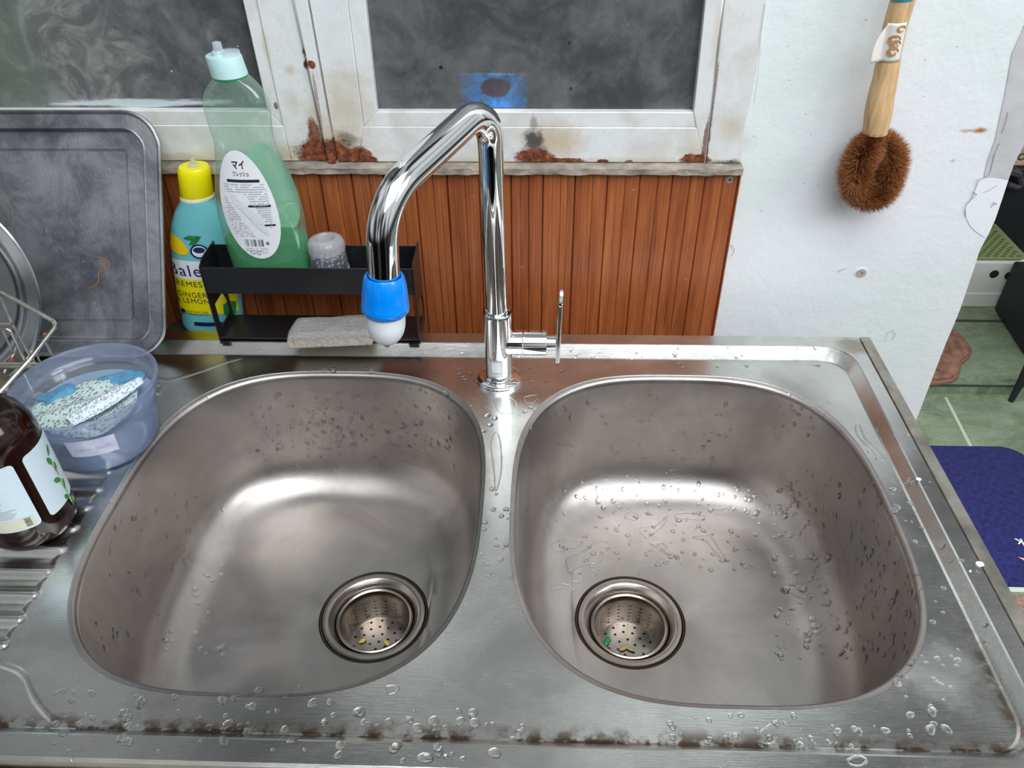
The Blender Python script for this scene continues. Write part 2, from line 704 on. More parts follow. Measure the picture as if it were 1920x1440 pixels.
def m_frame():
    m, nt, b = newmat('chipped_white_enamel')
    n = NT(nt)
    xyz = n.sep()
    nz = n.noise(55, 7, .7)
    nb = n.noise(22, 5, .6, dist=.5)
    nf = n.noise(180, 5, .7)
    c = n.mix(n.rng(nb, .4, .7), (.70, .72, .73), (.60, .60, .575))
    c = n.mix(n.math('MULTIPLY', n.rng(nf, .62, .70), .35), c, (.36, .34, .30))
    # pale brown weathering
    tan = []
    for (u, v, rx, rz, k) in [(650, 200, .028, .040, .6), (640, 270, .040, .026, .85), (1040, 262, .034, .020, .85), (500, 290, .07, .007, .75),
                              (330, 295, .05, .007, .7), (550, 190, .012, .014, .5), (900, 302, .12, .005, .6), (1200, 300, .12, .004, .5),
                              (560, 285, .035, .012, .6), (500, 90, .004, .02, .5), (1300, 285, .02, .014, .6), (1375, 240, .014, .018, .5), (545, 130, .006, .006, .7),
                              (595, 230, .014, .03, .55), (1345, 60, .006, .03, .4)]:
        x, z = W(u, v)
        tan.append(n.math('MULTIPLY', n.spot(xyz, x, z, rx, rz, nz=nz, amp=.45, soft=.9), k))
    c = n.mix(maxall(n, tan), c, (.50, .40, .27))
    blk = []
    for (u, v, rx, rz, k) in [(1000, 262, .010, .014, .9), (1005, 285, .016, .008, .95), (583, 290, .012, .012, .9), (650, 262, .012, .010, .6), (1362, 306, .02, .005, .9), (590, 270, .005, .03, .6), (1000, 235, .004, .012, .5)]:
        x, z = W(u, v)
        blk.append(n.math('MULTIPLY', n.spot(xyz, x, z, rx, rz, nz=n.noise(90, 6, .7), amp=.55, soft=.6), k))
    c = n.mix(maxall(n, blk), c, (.035, .03, .025))
    rst = []
    for (u, v, rx, rz, k) in [(612, 285, .034, .017, 1), (655, 290, .026, .011, 1), (690, 298, .012, .006, 1), (592, 258, .007, .020, .9), (1000, 292, .022, .008, 1),
                              (1050, 301, .028, .0045, 1), (1303, 298, .016, .007, 1), (1323, 270, .0035, .028, .8), (575, 120, .0028, .005, 1), (587, 118, .004, .004, 1), (572, 95, .002, .006, .8),
                              (1130, 302, .006, .003, 1), (1180, 302, .005, .003, .8), (1335, 200, .0015, .05, .6), (518, 197, .002, .004, .8), (600, 200, .0015, .04, .5)]:
        x, z = W(u, v)
        rst.append(n.math('MULTIPLY', n.spot(xyz, x, z, rx, rz, nz=n.noise(75, 6, .7), amp=.42, soft=.25), k))
    rm = maxall(n, rst)
    rc = n.ramp(n.noise(130, 6, .75), [(.35, (.05, .012, .006)), (.52, (.19, .045, .016)), (.66, (.38, .13, .035)), (.8, (.60, .36, .16))])
    c = n.mix(rm, c, rc)
    n.link(c, b.inputs['Base Color'])
    n.link(n.math('ADD', n.math('MULTIPLY', rm, .4), .38), b.inputs['Roughness'])
    n.bump(n.math('ADD', n.math('MULTIPLY', nz, .6), n.math('MULTIPLY', n.math('MULTIPLY', rm, nf), 3.0)), .6, .002, b)
    return m


M['frame'] = m_frame()
M['glasskeep'] = None


def m_pane():
    m, nt, b = newmat('grimy_window_glass')
    n = NT(nt)
    xyz = n.sep()
    cl = n.noise(19, 8, .74, dist=.35)
    fine = n.noise(110, 7, .75)
    c = n.mix(n.rng(cl, .35, .72), (.060, .063, .068), (.150, .155, .162))
    c = n.mix(n.math('MULTIPLY', n.rng(fine, .58, .74), .35), c, (.26, .27, .28))
    sp = n.voro(30)
    c = n.mix(n.math('MULTIPLY', n.rng(sp, .07, .045), n.rng(n.noise(9), .48, .52)), c, (.015, .015, .016))
    sp2 = n.voro(46, n.map((1, 1, 1), (3, 1, 2)))
    c = n.mix(n.math('MULTIPLY', n.rng(sp2, .05, .03), n.rng(n.noise(7, vec=n.map((1, 1, 1), (4, 4, 4))), .5, .55)), c, (.7, .72, .74))
    # paler film of grime on the left pane, its lighter greenish reflection painted in
    xl, zl = W(110, 90)
    film = n.spot(xyz, xl, zl, .125, .16, nz=n.noise(11, 7, .72, dist=2.2), amp=.55, soft=1.0)
    c = n.mix(n.math('MULTIPLY', film, .75), c, n.mix(n.rng(n.noise(22, 8, .66, dist=1.4), .42, .70), (.15, .16, .155), (.40, .42, .40)))
    xg, zg = W(-10, 110)
    green_refl = n.spot(xyz, xg, zg, .05, .2, nz=n.noise(10), amp=.1, soft=1.0)
    c = n.mix(n.math('MULTIPLY', green_refl, .6), c, (.15, .19, .15))
    # paint smears along the bottom edge of the left pane
    xs, zs = W(260, 197)
    pm = n.spot(xyz, xs, zs, .085, .0042, nz=n.noise(60, 6, .7, n.map((.25, 1, 2))), amp=.6, soft=.35)
    c = n.mix(n.math('MULTIPLY', pm, .85), c, (.62, .70, .74))
    n.link(c, b.inputs['Base Color'])
    # clearer patch where the blue pack stands close behind the glass
    x0, z0 = W(925, 205)
    cle = n.spot(xyz, x0, z0, .042, .048, nz=n.noise(14, 3), amp=.10, soft=1.3)
    clear = n.math('MULTIPLY', n.math('ADD', n.math('MULTIPLY', cle, .80), .07), n.rng(fine, .85, .35))
    gl = nt.nodes.new('ShaderNodeBsdfRefraction')
    gl.inputs['Color'].default_value = (.85, .88, .88, 1)
    gl.inputs['IOR'].default_value = 1.25
    n.link(n.math('SUBTRACT', .34, n.math('MULTIPLY', cle, .19)), gl.inputs['Roughness'])
    mxs = nt.nodes.new('ShaderNodeMixShader')
    n.link(clear, mxs.inputs[0])
    n.link(b.outputs[0], mxs.inputs[1])
    n.link(gl.outputs[0], mxs.inputs[2])
    n.link(mxs.outputs[0], nt.nodes['Material Output'].inputs[0])
    n.link(n.math('SUBTRACT', n.rng(fine, .3, .7, .24, .42), n.math('MULTIPLY', cle, .10)), b.inputs['Roughness'])
    b.inputs['IOR'].default_value = 1.3
    n.bump(n.math('ADD', n.noise(60, 4), n.math('MULTIPLY', fine, .4)), .25, .001, b)
    return m


M['pane'] = m_pane()


def m_tile():
    m, nt, b = newmat('green_marbled_tile')
    n = NT(nt)
    xyz = n.sep()
    nz = n.noise(4.5, 8, .62, n.map((1, 1.6, 1), rot=(0, 0, .5)), dist=1.4)
    v2 = n.noise(9, 8, .7, n.map((1, 2.2, 1), (3, 2, 1), rot=(0, 0, -.6)), dist=2.0)
    c = n.ramp(nz, [(.32, (.085, .120, .075)), (.5, (.145, .195, .125)), (.68, (.22, .28, .195))])
    c = n.mix(n.math('MULTIPLY', n.rng(n.math('ABSOLUTE', n.math('SUBTRACT', v2, .5)), .03, .0), .35), c, (.36, .41, .33))
    n.link(c, b.inputs['Base Color'])
    b.inputs['Roughness'].default_value = .32
    return m


M['tile'] = m_tile()
M['grout'] = flat('tile_grout', (.035, .045, .035), .8)
M['lightgrout'] = flat('pale_tile_joint', (.42, .47, .38), .7)
M['rug'] = flat('navy_pile', (.010, .012, .10), .95, 0, bump=1.0, bscale=160, var=.55, vscale=90)
M['rugedge'] = flat('rug_binding', (.50, .55, .50), .8)
M['carpet'] = flat('brown_carpet', (.23, .155, .115), .95, 0, bump=1.0, bscale=200, var=.4, vscale=120)
M['mat'] = flat('brown_bath_mat', (.20, .105, .07), .95, 0, bump=1.0, bscale=90, var=.5, vscale=45)
M['matedge'] = flat('bath_mat_binding', (.24, .12, .08), .8)
M['stoolwhite'] = flat('white_stool_plastic', (.60, .62, .58), .35)
M['stooltop'] = flat('olive_grip_rubber', (.20, .245, .12), .6)
M['stooldot'] = flat('dark_olive_grip', (.08, .12, .012), .6)
M['card'] = flat('cardboard', (.48, .37, .25), .8, var=.1)
M['blackfab'] = flat('black_case_fabric', (.006, .006, .010), .6)
M['greyplas'] = flat('grey_plastic', (.045, .045, .055), .35)
M['concrete'] = flat('concrete', (.24, .22, .19), .85, 0, bump=.5, bscale=60, var=.25, vscale=25)


def m_alu():
    m, nt, b = newmat('worn_aluminium')
    n = NT(nt)
    br = n.noise(1, 5, .65, n.map((500, 500, 24)))
    big = n.noise(14, 7, .68, dist=.6)
    sc = n.noise(1, 6, .8, n.map((160, 160, 10), rot=(0, .35, 0)))
    c = n.mix(n.rng(big, .33, .68), (.20, .21, .235), (.47, .48, .50))
    c = n.mix(n.math('MULTIPLY', n.rng(sc, .60, .68), .5), c, (.75, .76, .78))
    st = n.rng(n.noise(20, 5, .6, n.map((1, 1, 1), (5, 3, 8))), .62, .70)
    c = n.mix(n.math('MULTIPLY', st, .6), c, (.50, .44, .36))
    n.link(c, b.inputs['Base Color'])
    b.inputs['Metallic'].default_value = .9
    n.link(n.math('ADD', .30, n.math('MULTIPLY', big, .28)), b.inputs['Roughness'])
    n.bump(n.math('ADD', n.math('MULTIPLY', br, .5), n.math('MULTIPLY', big, 1.2)), .4, .0015, b)
    return m


M['alu'] = m_alu()
M['platesteel'] = flat('plate_steel', (.42, .43, .46), .20, 1, var=.2, vscale=14)
M['rustmark'] = flat('rust_stain', (.30, .13, .05), .8)

# ------------------------------------------------------------------ text
def text_mesh(s, size=1.0, bold=0.0):
    cu = bpy.data.curves.new('t', 'FONT')
    cu.body = s
    cu.size = 1
    cu.offset = bold
    cu.resolution_u = 3
    cu.space_character = 1.12
    ob = bpy.data.objects.new('t', cu)
    COL.objects.link(ob)
    dg = bpy.context.evaluated_depsgraph_get()
    me = ob.evaluated_get(dg).to_mesh()
    V = [(v.co.x, v.co.y) for v in me.vertices]
    Fc = [tuple(p.vertices) for p in me.polygons]
    ob.evaluated_get(dg).to_mesh_clear()
    bpy.data.objects.remove(ob)
    bpy.data.curves.remove(cu)
    if not V:
        return [], []
    x0 = min(v[0] for v in V)
    x1 = max(v[0] for v in V)
    y0 = min(v[1] for v in V)
    y1 = max(v[1] for v in V)
    return [((v[0] - x0), (v[1] - y0)) for v in V], Fc, (x1 - x0), (y1 - y0)


def put_text(mb, s, fn, cx, cz, width, height=None, bold=0.0, rot=0.0, left=False):
    """fn(a,b)->3D; centred at (cx,cz) (or left aligned), scaled to width"""
    r = text_mesh(s, bold=bold)
    if len(r) < 4:
        return
    V, Fc, w, h = r
    k = width / w
    ky = (height / h) if height else k
    out = []
    for (x, y) in V:
        a = (x - (0 if left else w / 2)) * k
        b_ = (y - h / 2) * ky
        a2 = a * cos(rot) - b_ * sin(rot)
        b2 = a * sin(rot) + b_ * cos(rot)
        out.append(fn(cx + a2, cz + b2))
    mb.add(out, Fc)


def patch_grid(mb, fn, outline, n=1):
    """fan patch of a convex outline, mapped through fn, subdivided in rings"""
    o2 = []
    for i, p in enumerate(outline):
        q = outline[(i + 1) % len(outline)]
        m_ = max(1, int(sqrt((q[0] - p[0]) ** 2 + (q[1] - p[1]) ** 2) / .0025))
        o2 += [(p[0] + (q[0] - p[0]) * j / m_, p[1] + (q[1] - p[1]) * j / m_) for j in range(m_)]
    outline = o2
    x_lo, x_hi = min(p[0] for p in outline), max(p[0] for p in outline)
    z_lo, z_hi = min(p[1] for p in outline), max(p[1] for p in outline)
    cx = (x_lo + x_hi) / 2
    cz = (z_lo + z_hi) / 2
    rows = []
    K = 10
    for k in range(K + 1):
        t = max(k / K, .001)
        rows.append([fn(cx + (p[0] - cx) * t, cz + (p[1] - cz) * t) for p in outline])
    mb.grid(rows, closed_u=True)


def ell(cx, cz, a, b, n=32, rot=0, p=2.0):
    out = []
    for k in range(n):
        t = 2 * pi * k / n
        x = a * abs(cos(t)) ** (2 / p) * (1 if cos(t) >= 0 else -1)
        z = b * abs(sin(t)) ** (2 / p) * (1 if sin(t) >= 0 else -1)
        out.append((cx + x * cos(rot) - z * sin(rot), cz + x * sin(rot) + z * cos(rot)))
    return out


def rrect(x0, x1, y0, y1, r, seg=8):
    out = []
    for (cx, cy, a0) in ((x1 - r, y1 - r, 0), (x0 + r, y1 - r, pi / 2), (x0 + r, y0 + r, pi), (x1 - r, y0 + r, 1.5 * pi)):
        for k in range(seg + 1):
            a = a0 + pi / 2 * k / seg
            out.append((cx + r * cos(a), cy + r * sin(a)))
    return out


# ================================================================== SETTING
# ---- wall with window opening
edge_px = [(1715, 795), (1773, 645), (1789, 608), (1801, 578), (1826, 504), (1832, 485), (1837, 470), (1841, 462), (1852, 442), (1866, 412), (1880, 371),
           (1891, 337), (1903, 304), (1920, 272), (1965, 150), (2010, 20)]

edge = [W(u, v) for u, v in edge_px]
EX = sum(p[0] for p in edge) / len(edge)
edge = [(p[0], p[1]) for p in edge]
ztop = 0.95
zsill = W(700, 302)[1]
xfr = W(1338, 150)[0]      # right end of the casements
right_poly = [(xfr, zsill)] + [(xfr, ztop)] + [(edge[-1][0] - .01, ztop)] + edge[::-1] + [(edge[0][0] - .006, -.40), (edge[0][0] - .004, FZ - .02), (xfr, FZ - .02)]
mb = MB()
mb.prism(right_poly, 'y', G, G + .11)
wall = mb.build('wall_right', M['plaster'], None, smooth=False)
tag(wall, kind='structure')
mb = MB()
mb.box(-1.0, xfr, G, G + .11, FZ - .02, zsill)
wb2 = mb.build('wall_back', M['plaster'], None, smooth=False)
tag(wb2, kind='structure')
# dim room behind the window
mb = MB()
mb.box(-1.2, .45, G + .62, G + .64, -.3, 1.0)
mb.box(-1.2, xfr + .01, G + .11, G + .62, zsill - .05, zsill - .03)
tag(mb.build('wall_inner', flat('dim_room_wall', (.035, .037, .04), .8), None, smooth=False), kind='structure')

# plaster ledge (gap) behind sink
mb = MB()
mb.box(-1.0, .39, .001, G, -.12, -.10)
mb2_ = MB()
mb2_.box(-.41, -.315, .001, G, -.0995, -.027)
tag(mb2_.build('trim_10', flat('gap_shade_cement', (.03, .028, .025), .7), None, smooth=False), kind='structure')  # dark colour stands in for the shade in the gap under the soap bottle
tag(mb.build('trim_1', M['concrete'], None, smooth=False), kind='structure')

# sill strip under the window: crumbling cement
mb = MB()
za = W(700, 303)[1]
zb = W(700, 317)[1]
N = 150
xa, xb = -.60, W(1388, 318)[0]
rows = []
for j in range(5):
    r = []
    for i in range(N + 1):
        x = xa + (xb - xa) * i / N
        z = za + (zb - za) * j / 4
        zz = z + (.0012 * mnoise.noise(Vector((x * 90, j, 3))) - (0.0012 * abs(mnoise.noise(Vector((x * 160, 1, 1)))) if j == 4 else 0))
        y = G - (.000 if j == 0 else .0135) - .002 * mnoise.noise(Vector((x * 70, z * 300, 0)))
        r.append((x, y, zz))
    rows.append(r)
rows.append([(p[0], G, p[2] - .0005) for p in rows[-1]])
mb.grid(rows)
tag(mb.build('trim_2', flat('old_cement', (.30, .26, .22), .9, 0, bump=.8, bscale=120, var=.4, vscale=60), None), kind='structure')


# ---- casement windows
def bar_poly(mb, pts, y0, y1):
    mb.prism([W(u, v) if not isinstance(u, tuple) else u for u, v in pts], 'y', y0, y1)


def win(n, panes, parts, lab):
    t = thing('window_%d' % n, (0, G, .3), None, None, kind='structure')
    del_keys = [k for k in t.keys() if k in ('label', 'category')]
    for nm, polys in parts:
        mb = MB()
        for pts, d0, d1 in polys:
            bar_poly(mb, pts, G - d0, G - d1)
        mb.build(nm, M['frame'], t, bevel=.0009, smooth=True)
    for pts in panes:
        mb = MB()
        bar_poly(mb, pts, G + .008, G + .0115)
        mb.build('window_pane', M['pane'], t, smooth=False)
    return t


TOP = -2200
def L(x0, y0, x1, y1, y):
    return x0 + (x1 - x0) * (y - y0) / (y1 - y0)
# left casement
le = lambda y: L(455, 0, 500, 200, y)
le2 = lambda y: L(482, 0, 527, 213, y)
le3 = lambda y: L(548, 0, 606, 262, y)
win(1, [[(-420, 208), (502, 208), (le(TOP), TOP), (-700, TOP)]], [
    ('sash_stile', [([(le(TOP), TOP), (le2(TOP), TOP), (le2(234), 234), (502, 207)], .001, -.012),
                    ([(le2(TOP), TOP), (le3(TOP), TOP), (le3(300), 300), (le2(234) + 16, 300), (le2(234), 234)], .0025, -.012)]),
    ('sash_rail', [([(-420, 206), (502, 207), (le2(234), 234), (-420, 231)], .001, -.012),
                   ([(-420, 231), (le2(234), 234), (le2(234) + 16, 300), (-420, 297)], .0025, -.012)])], '')
# mullion
mb = MB()
l4 = lambda y: L(554, 0, 609, 262, y)
l5 = lambda y: L(578, 0, 625, 265, y)
bar_poly(mb, [(l4(TOP), TOP), (l5(TOP), TOP), (l5(303), 303), (l4(303), 303)], G - .006, G + .012)
t = mb.build('trim_3', M['frame'], None, bevel=.001)
tag(t, kind='structure')
# right casement
r1 = lambda y: L(581, 0, 628, 265, y)
r2 = lambda y: L(652, 0, 682, 232, y)
r3 = lambda y: L(685, 0, 707, 208, y)
r4 = lambda y: L(1322, 0, 1300, 210, y)
r5 = lambda y: L(1354, 0, 1321, 300, y)
win(2, [[(r3(208), 208), (r4(210), 210), (r4(TOP), TOP), (r3(TOP), TOP)]], [
    ('sash_stile', [([(r1(TOP), TOP), (r2(TOP), TOP), (r2(236), 236), (r2(236) - 10, 302), (r1(302), 302)], .0025, -.012),
                    ([(r2(TOP), TOP), (r3(TOP), TOP), (r3(209), 209), (r2(236), 236)], .001, -.012)]),
    ('sash_rail', [([(r3(209), 209), (r4(210), 210), (r4(210) + 5, 238), (r2(236), 236)], .001, -.012),
                   ([(r2(236), 236), (r4(210) + 5, 238), (r5(303), 303), (r2(236) - 10, 302)], .0025, -.012)]),
    ('sash_stile', [([(r4(TOP), TOP), (r5(TOP), TOP), (r5(303), 303), (r4(210) + 5, 238), (r4(210), 210)], .0017, -.012)])], '')
# outer jamb, grey plastered strip right of the casement
mb = MB()
j1 = lambda y: L(1357, 0, 1323, 300, y)
poly = [(j1(TOP), TOP), (1437 + 250, TOP), (1437, 0), (1428, 60), (1420, 110), (1413, 150), (1404, 200), (1396, 232), (1392, 262), (1387, 314), (j1(308), 308)]
bar_poly(mb, poly, G - .003, G)
jb = mb.build('trim_4', M['frame'], None, bevel=.0008)
tag(jb, kind='structure')

# wall repairs near the outer corner
mb = MB()
pp = [W(u, v) for u, v in [(1898, 100), (1960, -40), (2005, -40), (2010, 20), (1965, 150), (1920, 272), (1903, 304), (1891, 336), (1868, 332), (1845, 333), (1852, 300), (1866, 262), (1875, 220), (1884, 180)]]
mb.prism([(p[0] - .0004, p[1]) for p in pp], 'y', G - .0008, G + .001)
tag(mb.build('trim_5', M['patch'], None, smooth=False), kind='structure')
mb = MB()
pp = [W(u, v) for u, v in [(1891, 337), (1889, 337), (1868, 333), (1845, 334), (1832, 352), (1822, 375), (1812, 388), (1812, 405), (1822, 425), (1840, 440), (1852, 442), (1866, 412), (1880, 371)]]
mb.prism([(p.x - .0008, p.y) for p in smooth_loop([Vector(p) for p in pp], 4)], 'y', G - .0006, G + .001)
tag(mb.build('trim_6', M['patchwhite'], None, smooth=False), kind='structure')


def crack(mb, pxs, w=.0006, off=.0016):
    P = [W(u, v) for u, v in pxs]
    for (a, b_) in zip(P[:-1], P[1:]):
        d = Vector((b_[0] - a[0], b_[1] - a[1]))
        n_ = Vector((-d.y, d.x)).normalized() * w * random.uniform(.2, .5)
        q = [(a[0] - n_.x, a[1] - n_.y), (b_[0] - n_.x, b_[1] - n_.y), (b_[0] + n_.x, b_[1] + n_.y), (a[0] + n_.x, a[1] + n_.y)]
        mb.prism(q, 'y', G - off, G - off + .0004)


mb = MB()
crack(mb, [(1889, 210), (1886, 225), (1881, 240), (1878, 248)])
crack(mb, [(1873, 268), (1864, 288), (1861, 300), (1857, 318), (1854, 326), (1845, 332), (1833, 336), (1829, 350), (1826, 360), (1822, 368), (1818, 375), (1811, 382), (1809, 390), (1810, 405)], .0009)
crack(mb, [(1823, 358), (1831, 363), (1822, 372)], .0004)
crack(mb, [(1843, 360), (1853, 356), (1868, 347)], .0004, .0012)
crack(mb, [(1857, 388), (1863, 378), (1869, 381), (1862, 383)], .0005)
crack(mb, [(1433, 5), (1425, 60), (1424, 90), (1418, 150), (1412, 190)], .0004, .004)
crack(mb, [(1570, 508), (1578, 504), (1588, 502)], .0004)
crack(mb, [(1371, 480), (1377, 470), (1374, 460), (1367, 458)], .0005)
crack(mb, [(1788, 302), (1785, 298), (1791, 298)], .0004)
crack(mb, [(1660, 640), (1664, 622), (1674, 618), (1679, 625), (1672, 636)], .0003)
for i in range(22):
    u = random.uniform(1410, 1800)
    v = random.uniform(20, 580)
    if u > 1780 - (v - 300) * .4:
        continue
    crack(mb, [(u, v), (u + random.uniform(2, 6), v + random.uniform(-2, 3))], random.uniform(.0003, .0006), .0003)
tag(mb.build('trim_7', M['crack'], None, smooth=False), kind='structure')

# ---- floors
mb = MB()
mb.box(-1.5, 3.2, -1.6, at(1800, 739, 2, FZ).y, FZ - .02, FZ)
tag(mb.build('floor', M['tile'], None, smooth=False), kind='structure')
mb = MB()
y_step = at(1800, 739, 2, FZ).y
UZ = FZ + .03
mb.box(-.2, 3.2, y_step, 3.2, FZ - .02, UZ)
tag(mb.build('floor_step', M['tile'], None, smooth=False, bevel=.002), kind='structure')
mb = MB()
yg = at(1850, 602, 2, UZ).y
mb.box(.4, 2.6, yg - .006, yg + .006, UZ, UZ + .0006)
mb.box(.4, 2.6, y_step - .0015, y_step + .0008, UZ - .004, UZ + .0012)
tag(mb.build('trim_8', M['grout'], None, smooth=False), kind='structure')
mb = MB()
a = at(1773, 745, 2, FZ)
c = at(1818, 833, 2, FZ)
d = (c - a) * 4
nrm = Vector((-(c - a).y, (c - a).x, 0)).normalized() * .004
a0 = a - (c - a) * 0
mb.add([a0 - nrm + Vector((0, 0, .0005)), a0 + d - nrm + Vector((0, 0, .0005)), a0 + d + nrm + Vector((0, 0, .0005)), a0 + nrm + Vector((0, 0, .0005))], [(0, 1, 2, 3)])
tag(mb.build('trim_9', M['lightgrout'], None, smooth=False), kind='structure')

# ---- navy rug
P1 = at(1700, 833, 2, FZ + .012)
yT = P1.y
xR = at(1925, 880, 2, FZ).x + .015
yB = at(1900, 1103, 2, FZ).y
t = thing('bath_rug', (xR - .4, (yT + yB) / 2, FZ), 'navy blue rug with woven white writing on the tiles beside the sink', 'rug')
rp = rrect(xR - .85, xR, yB, yT, .055, 8)
mb = MB()
rows = [[(p[0], p[1], FZ + .001) for p in rp], [(p[0], p[1], FZ + .009) for p in rp]]
inner = rrect(xR - .85 + .006, xR - .006, yB + .006, yT - .006, .05, 8)
rows.append([(p[0], p[1], FZ + .012) for p in inner])
mb.grid(rows, closed_u=True)
mb.cap(rows[-1])
mb.build('rug_pile', M['rug'], t)
mb = MB()
rp2 = rrect(xR - .86, xR + .003, yB - .012, yT + .003, .055, 8)
mb.prism(rp2, 'z', FZ + .0002, FZ + .004)
mb.build('rug_binding', M['rugedge'], t, smooth=False)
mb = MB()


def rugfn(a, b_):
    return Vector((a, b_, FZ + .0125))


c1 = at(1908, 1026, 2, FZ + .012)
put_text(mb, 'bhank', rugfn, c1.x + .045, c1.y + .012, .085, rot=pi, bold=.01)
put_text(mb, 'you', rugfn, c1.x + .045, c1.y - .010, .06, rot=pi, bold=.01)
mb.build('woven_writing', M['paper'], t, smooth=False)
mb = MB()
c2 = at(1908, 1045, 2, FZ + .012)
mb.add([c2 + Vector(v) for v in ((0, 0, .001), (.02, -.005, .001), (.05, -.03, .001), (.04, -.035, .001), (.012, -.012, .001))], [(0, 1, 2, 3, 4)])
mb.build('woven_arrow', M['ginger'], t, smooth=False)
# brown carpet in front
mb = MB()
mb.box(.42, 2.2, -1.2, yB - .02, FZ + .0002, FZ + .008)
cp = mb.build('doormat', M['carpet'], None, smooth=False, bevel=.003)
tag(cp, 'plain brown pile carpet at the lower right, in front of the navy rug', 'carpet')
# scalloped mat on the step
c1 = at(1716, 690, 2, UZ)
pts = [at(u, v, 2, UZ + .01) for u, v in [(1700, 640), (1765, 610), (1790, 617), (1806, 630), (1818, 645), (1823, 655), (1815, 670), (1803, 680), (1800, 695), (1795, 706), (1780, 714), (1740, 717), (1700, 712), (1640, 700), (1640, 650)]]
# smooth outline
lp = smooth_loop([Vector((p.x, p.y)) for p in pts])
mc = sum(lp, Vector((0, 0))) / len(lp)
t = thing('bath_mat', (mc.x, mc.y, UZ), 'brown shaggy mat with a wavy edge lying on the raised tile step', 'rug')
mb = MB()
rows = [[(p.x, p.y, UZ + .0005) for p in lp], [(p.x, p.y, UZ + .008) for p in lp], [(*(mc + (p - mc) * .93), UZ + .009) for p in lp]]
mb.grid(rows, closed_u=True)
mb.build('mat_border', M['matedge'], t)
mb = MB()
rows = [[(*(mc + (p - mc) * s_), UZ + .009 + z_) for p in lp] for s_, z_ in ((.935, 0), (.92, .006), (.6, .008), (.3, .008), (.01, .008))]
mb.grid(rows, closed_u=True)
mb.build('mat_pile', M['mat'], t)

# ---- step stool
f0 = at(1810, 571, 2, UZ)
f1 = at(1870, 577, 2, UZ)
fy = (f0.y + f1.y) / 2
HT = at(1830, 484, 1, fy).z
sxl, sxr = f0.x - .12, f1.x + .035
sdy = at(1868, 414, 2, HT).y - fy
t = thing('step_stool', ((sxl + sxr) / 2, fy + sdy / 2, UZ), 'white plastic step stool with an olive green dotted top behind the wall edge', 'stool')
mb = MB()
mb.box(sxl, sxr, fy, fy + sdy, UZ, HT - .006)
hx = [at(1864, 514, 1, fy), at(1892, 517, 1, fy)]
ob = mb.build('stool_body', M['stoolwhite'], t, bevel=.012, bseg=3)
mb = MB()
for h in hx:
    mb = MB()
    mb.prism(ell(h.x, h.z, .0125, .0125, 20), 'y', fy - .0008, fy + .004)
    mb.build('finger_hole', M['dark'], t, smooth=False)
mb = MB()
mb.box(sxl - .004, sxr + .002, fy - .004, fy + .01, UZ, UZ + .05 * .9)
mb.build('stool_skirt', M['stoolwhite'], t, bevel=.002)
mb = MB()
mb.prism(rrect(sxl, sxr, fy, fy + sdy, .03), 'z', HT - .006, HT)
mb.build('stool_top', M['stooltop'], t, smooth=False, bevel=.001)
mb = MB()
yy = fy + .012
k = 0
while yy < fy + sdy - .01:
    xx = sxl + .02 + (.011 if k % 2 else 0)
    while xx < sxr - .015:
        mb.prism(ell(xx, yy, .0066, .0035, 8), 'z', HT, HT + .0015)
        xx += .022
    yy += .0125
    k += 1
o = mb.build('grip_dots', M['stooldot'], t, smooth=False)
tag(o, kind='stuff')

# ---- black case, appliance and cardboard at the right edge
b0 = at(1861, 582, 2, UZ)
b1 = at(1914, 664, 2, UZ)
ztop_c = at(1914, 488, 1, b0.y).z
t = thing('storage_case', (b0.x + .2, b0.y - .1, UZ), 'black storage case with a pale trim bar, standing right of the white stool', 'case')
dv = (b1 - b0)
dv.z = 0
perp = Vector((-dv.y, dv.x, 0)).normalized() * .34
if perp.x < 0:
    perp = -perp
mb = MB()
q = [b0, b0 + dv * 1.05, b0 + dv * 1.05 + perp, b0 + perp]
mb.prism([(p.x, p.y) for p in q], 'z', UZ + .004, ztop_c)
mb.build('case_body', M['blackfab'], t, bevel=.008)
mb = MB()
e0 = at(1869, 590, 1, b0.y - .012)
e1 = at(1887, 547, 1, b0.y - .012)
mb.tube([e0, e1], .006, 8)
mb.build('trim_bar', flat('beige_bar', (.35, .33, .29), .4), t)
mb = MB()
mb.prism([(p.x, p.y) for p in [b0 + dv * .12 + perp * .12, b0 + dv * .9 + perp * .12, b0 + dv * .9 + perp * .9, b0 + dv * .12 + perp * .9]], 'z', ztop_c, ztop_c + .02)
mb.build('case_lid', M['card'], t, smooth=False, bevel=.003)
mb = MB()
l0 = at(1895, 752, 2, FZ)
mb.tube([l0, l0 + Vector((.03, .02, .30))], [.007, .024], 10)
mb.tube([l0 + Vector((.16, 0, 0)), l0 + Vector((.15, .02, .30))], [.012, .03], 10)
mb.box(l0.x + .0, l0.x + .26, l0.y - .01, l0.y + .16, FZ + .29, FZ + .33)
ob = mb.build('low_table', M['blackfab'], None)
tag(ob, 'low black table with tapered legs on the green tiles, right of the step', 'table')
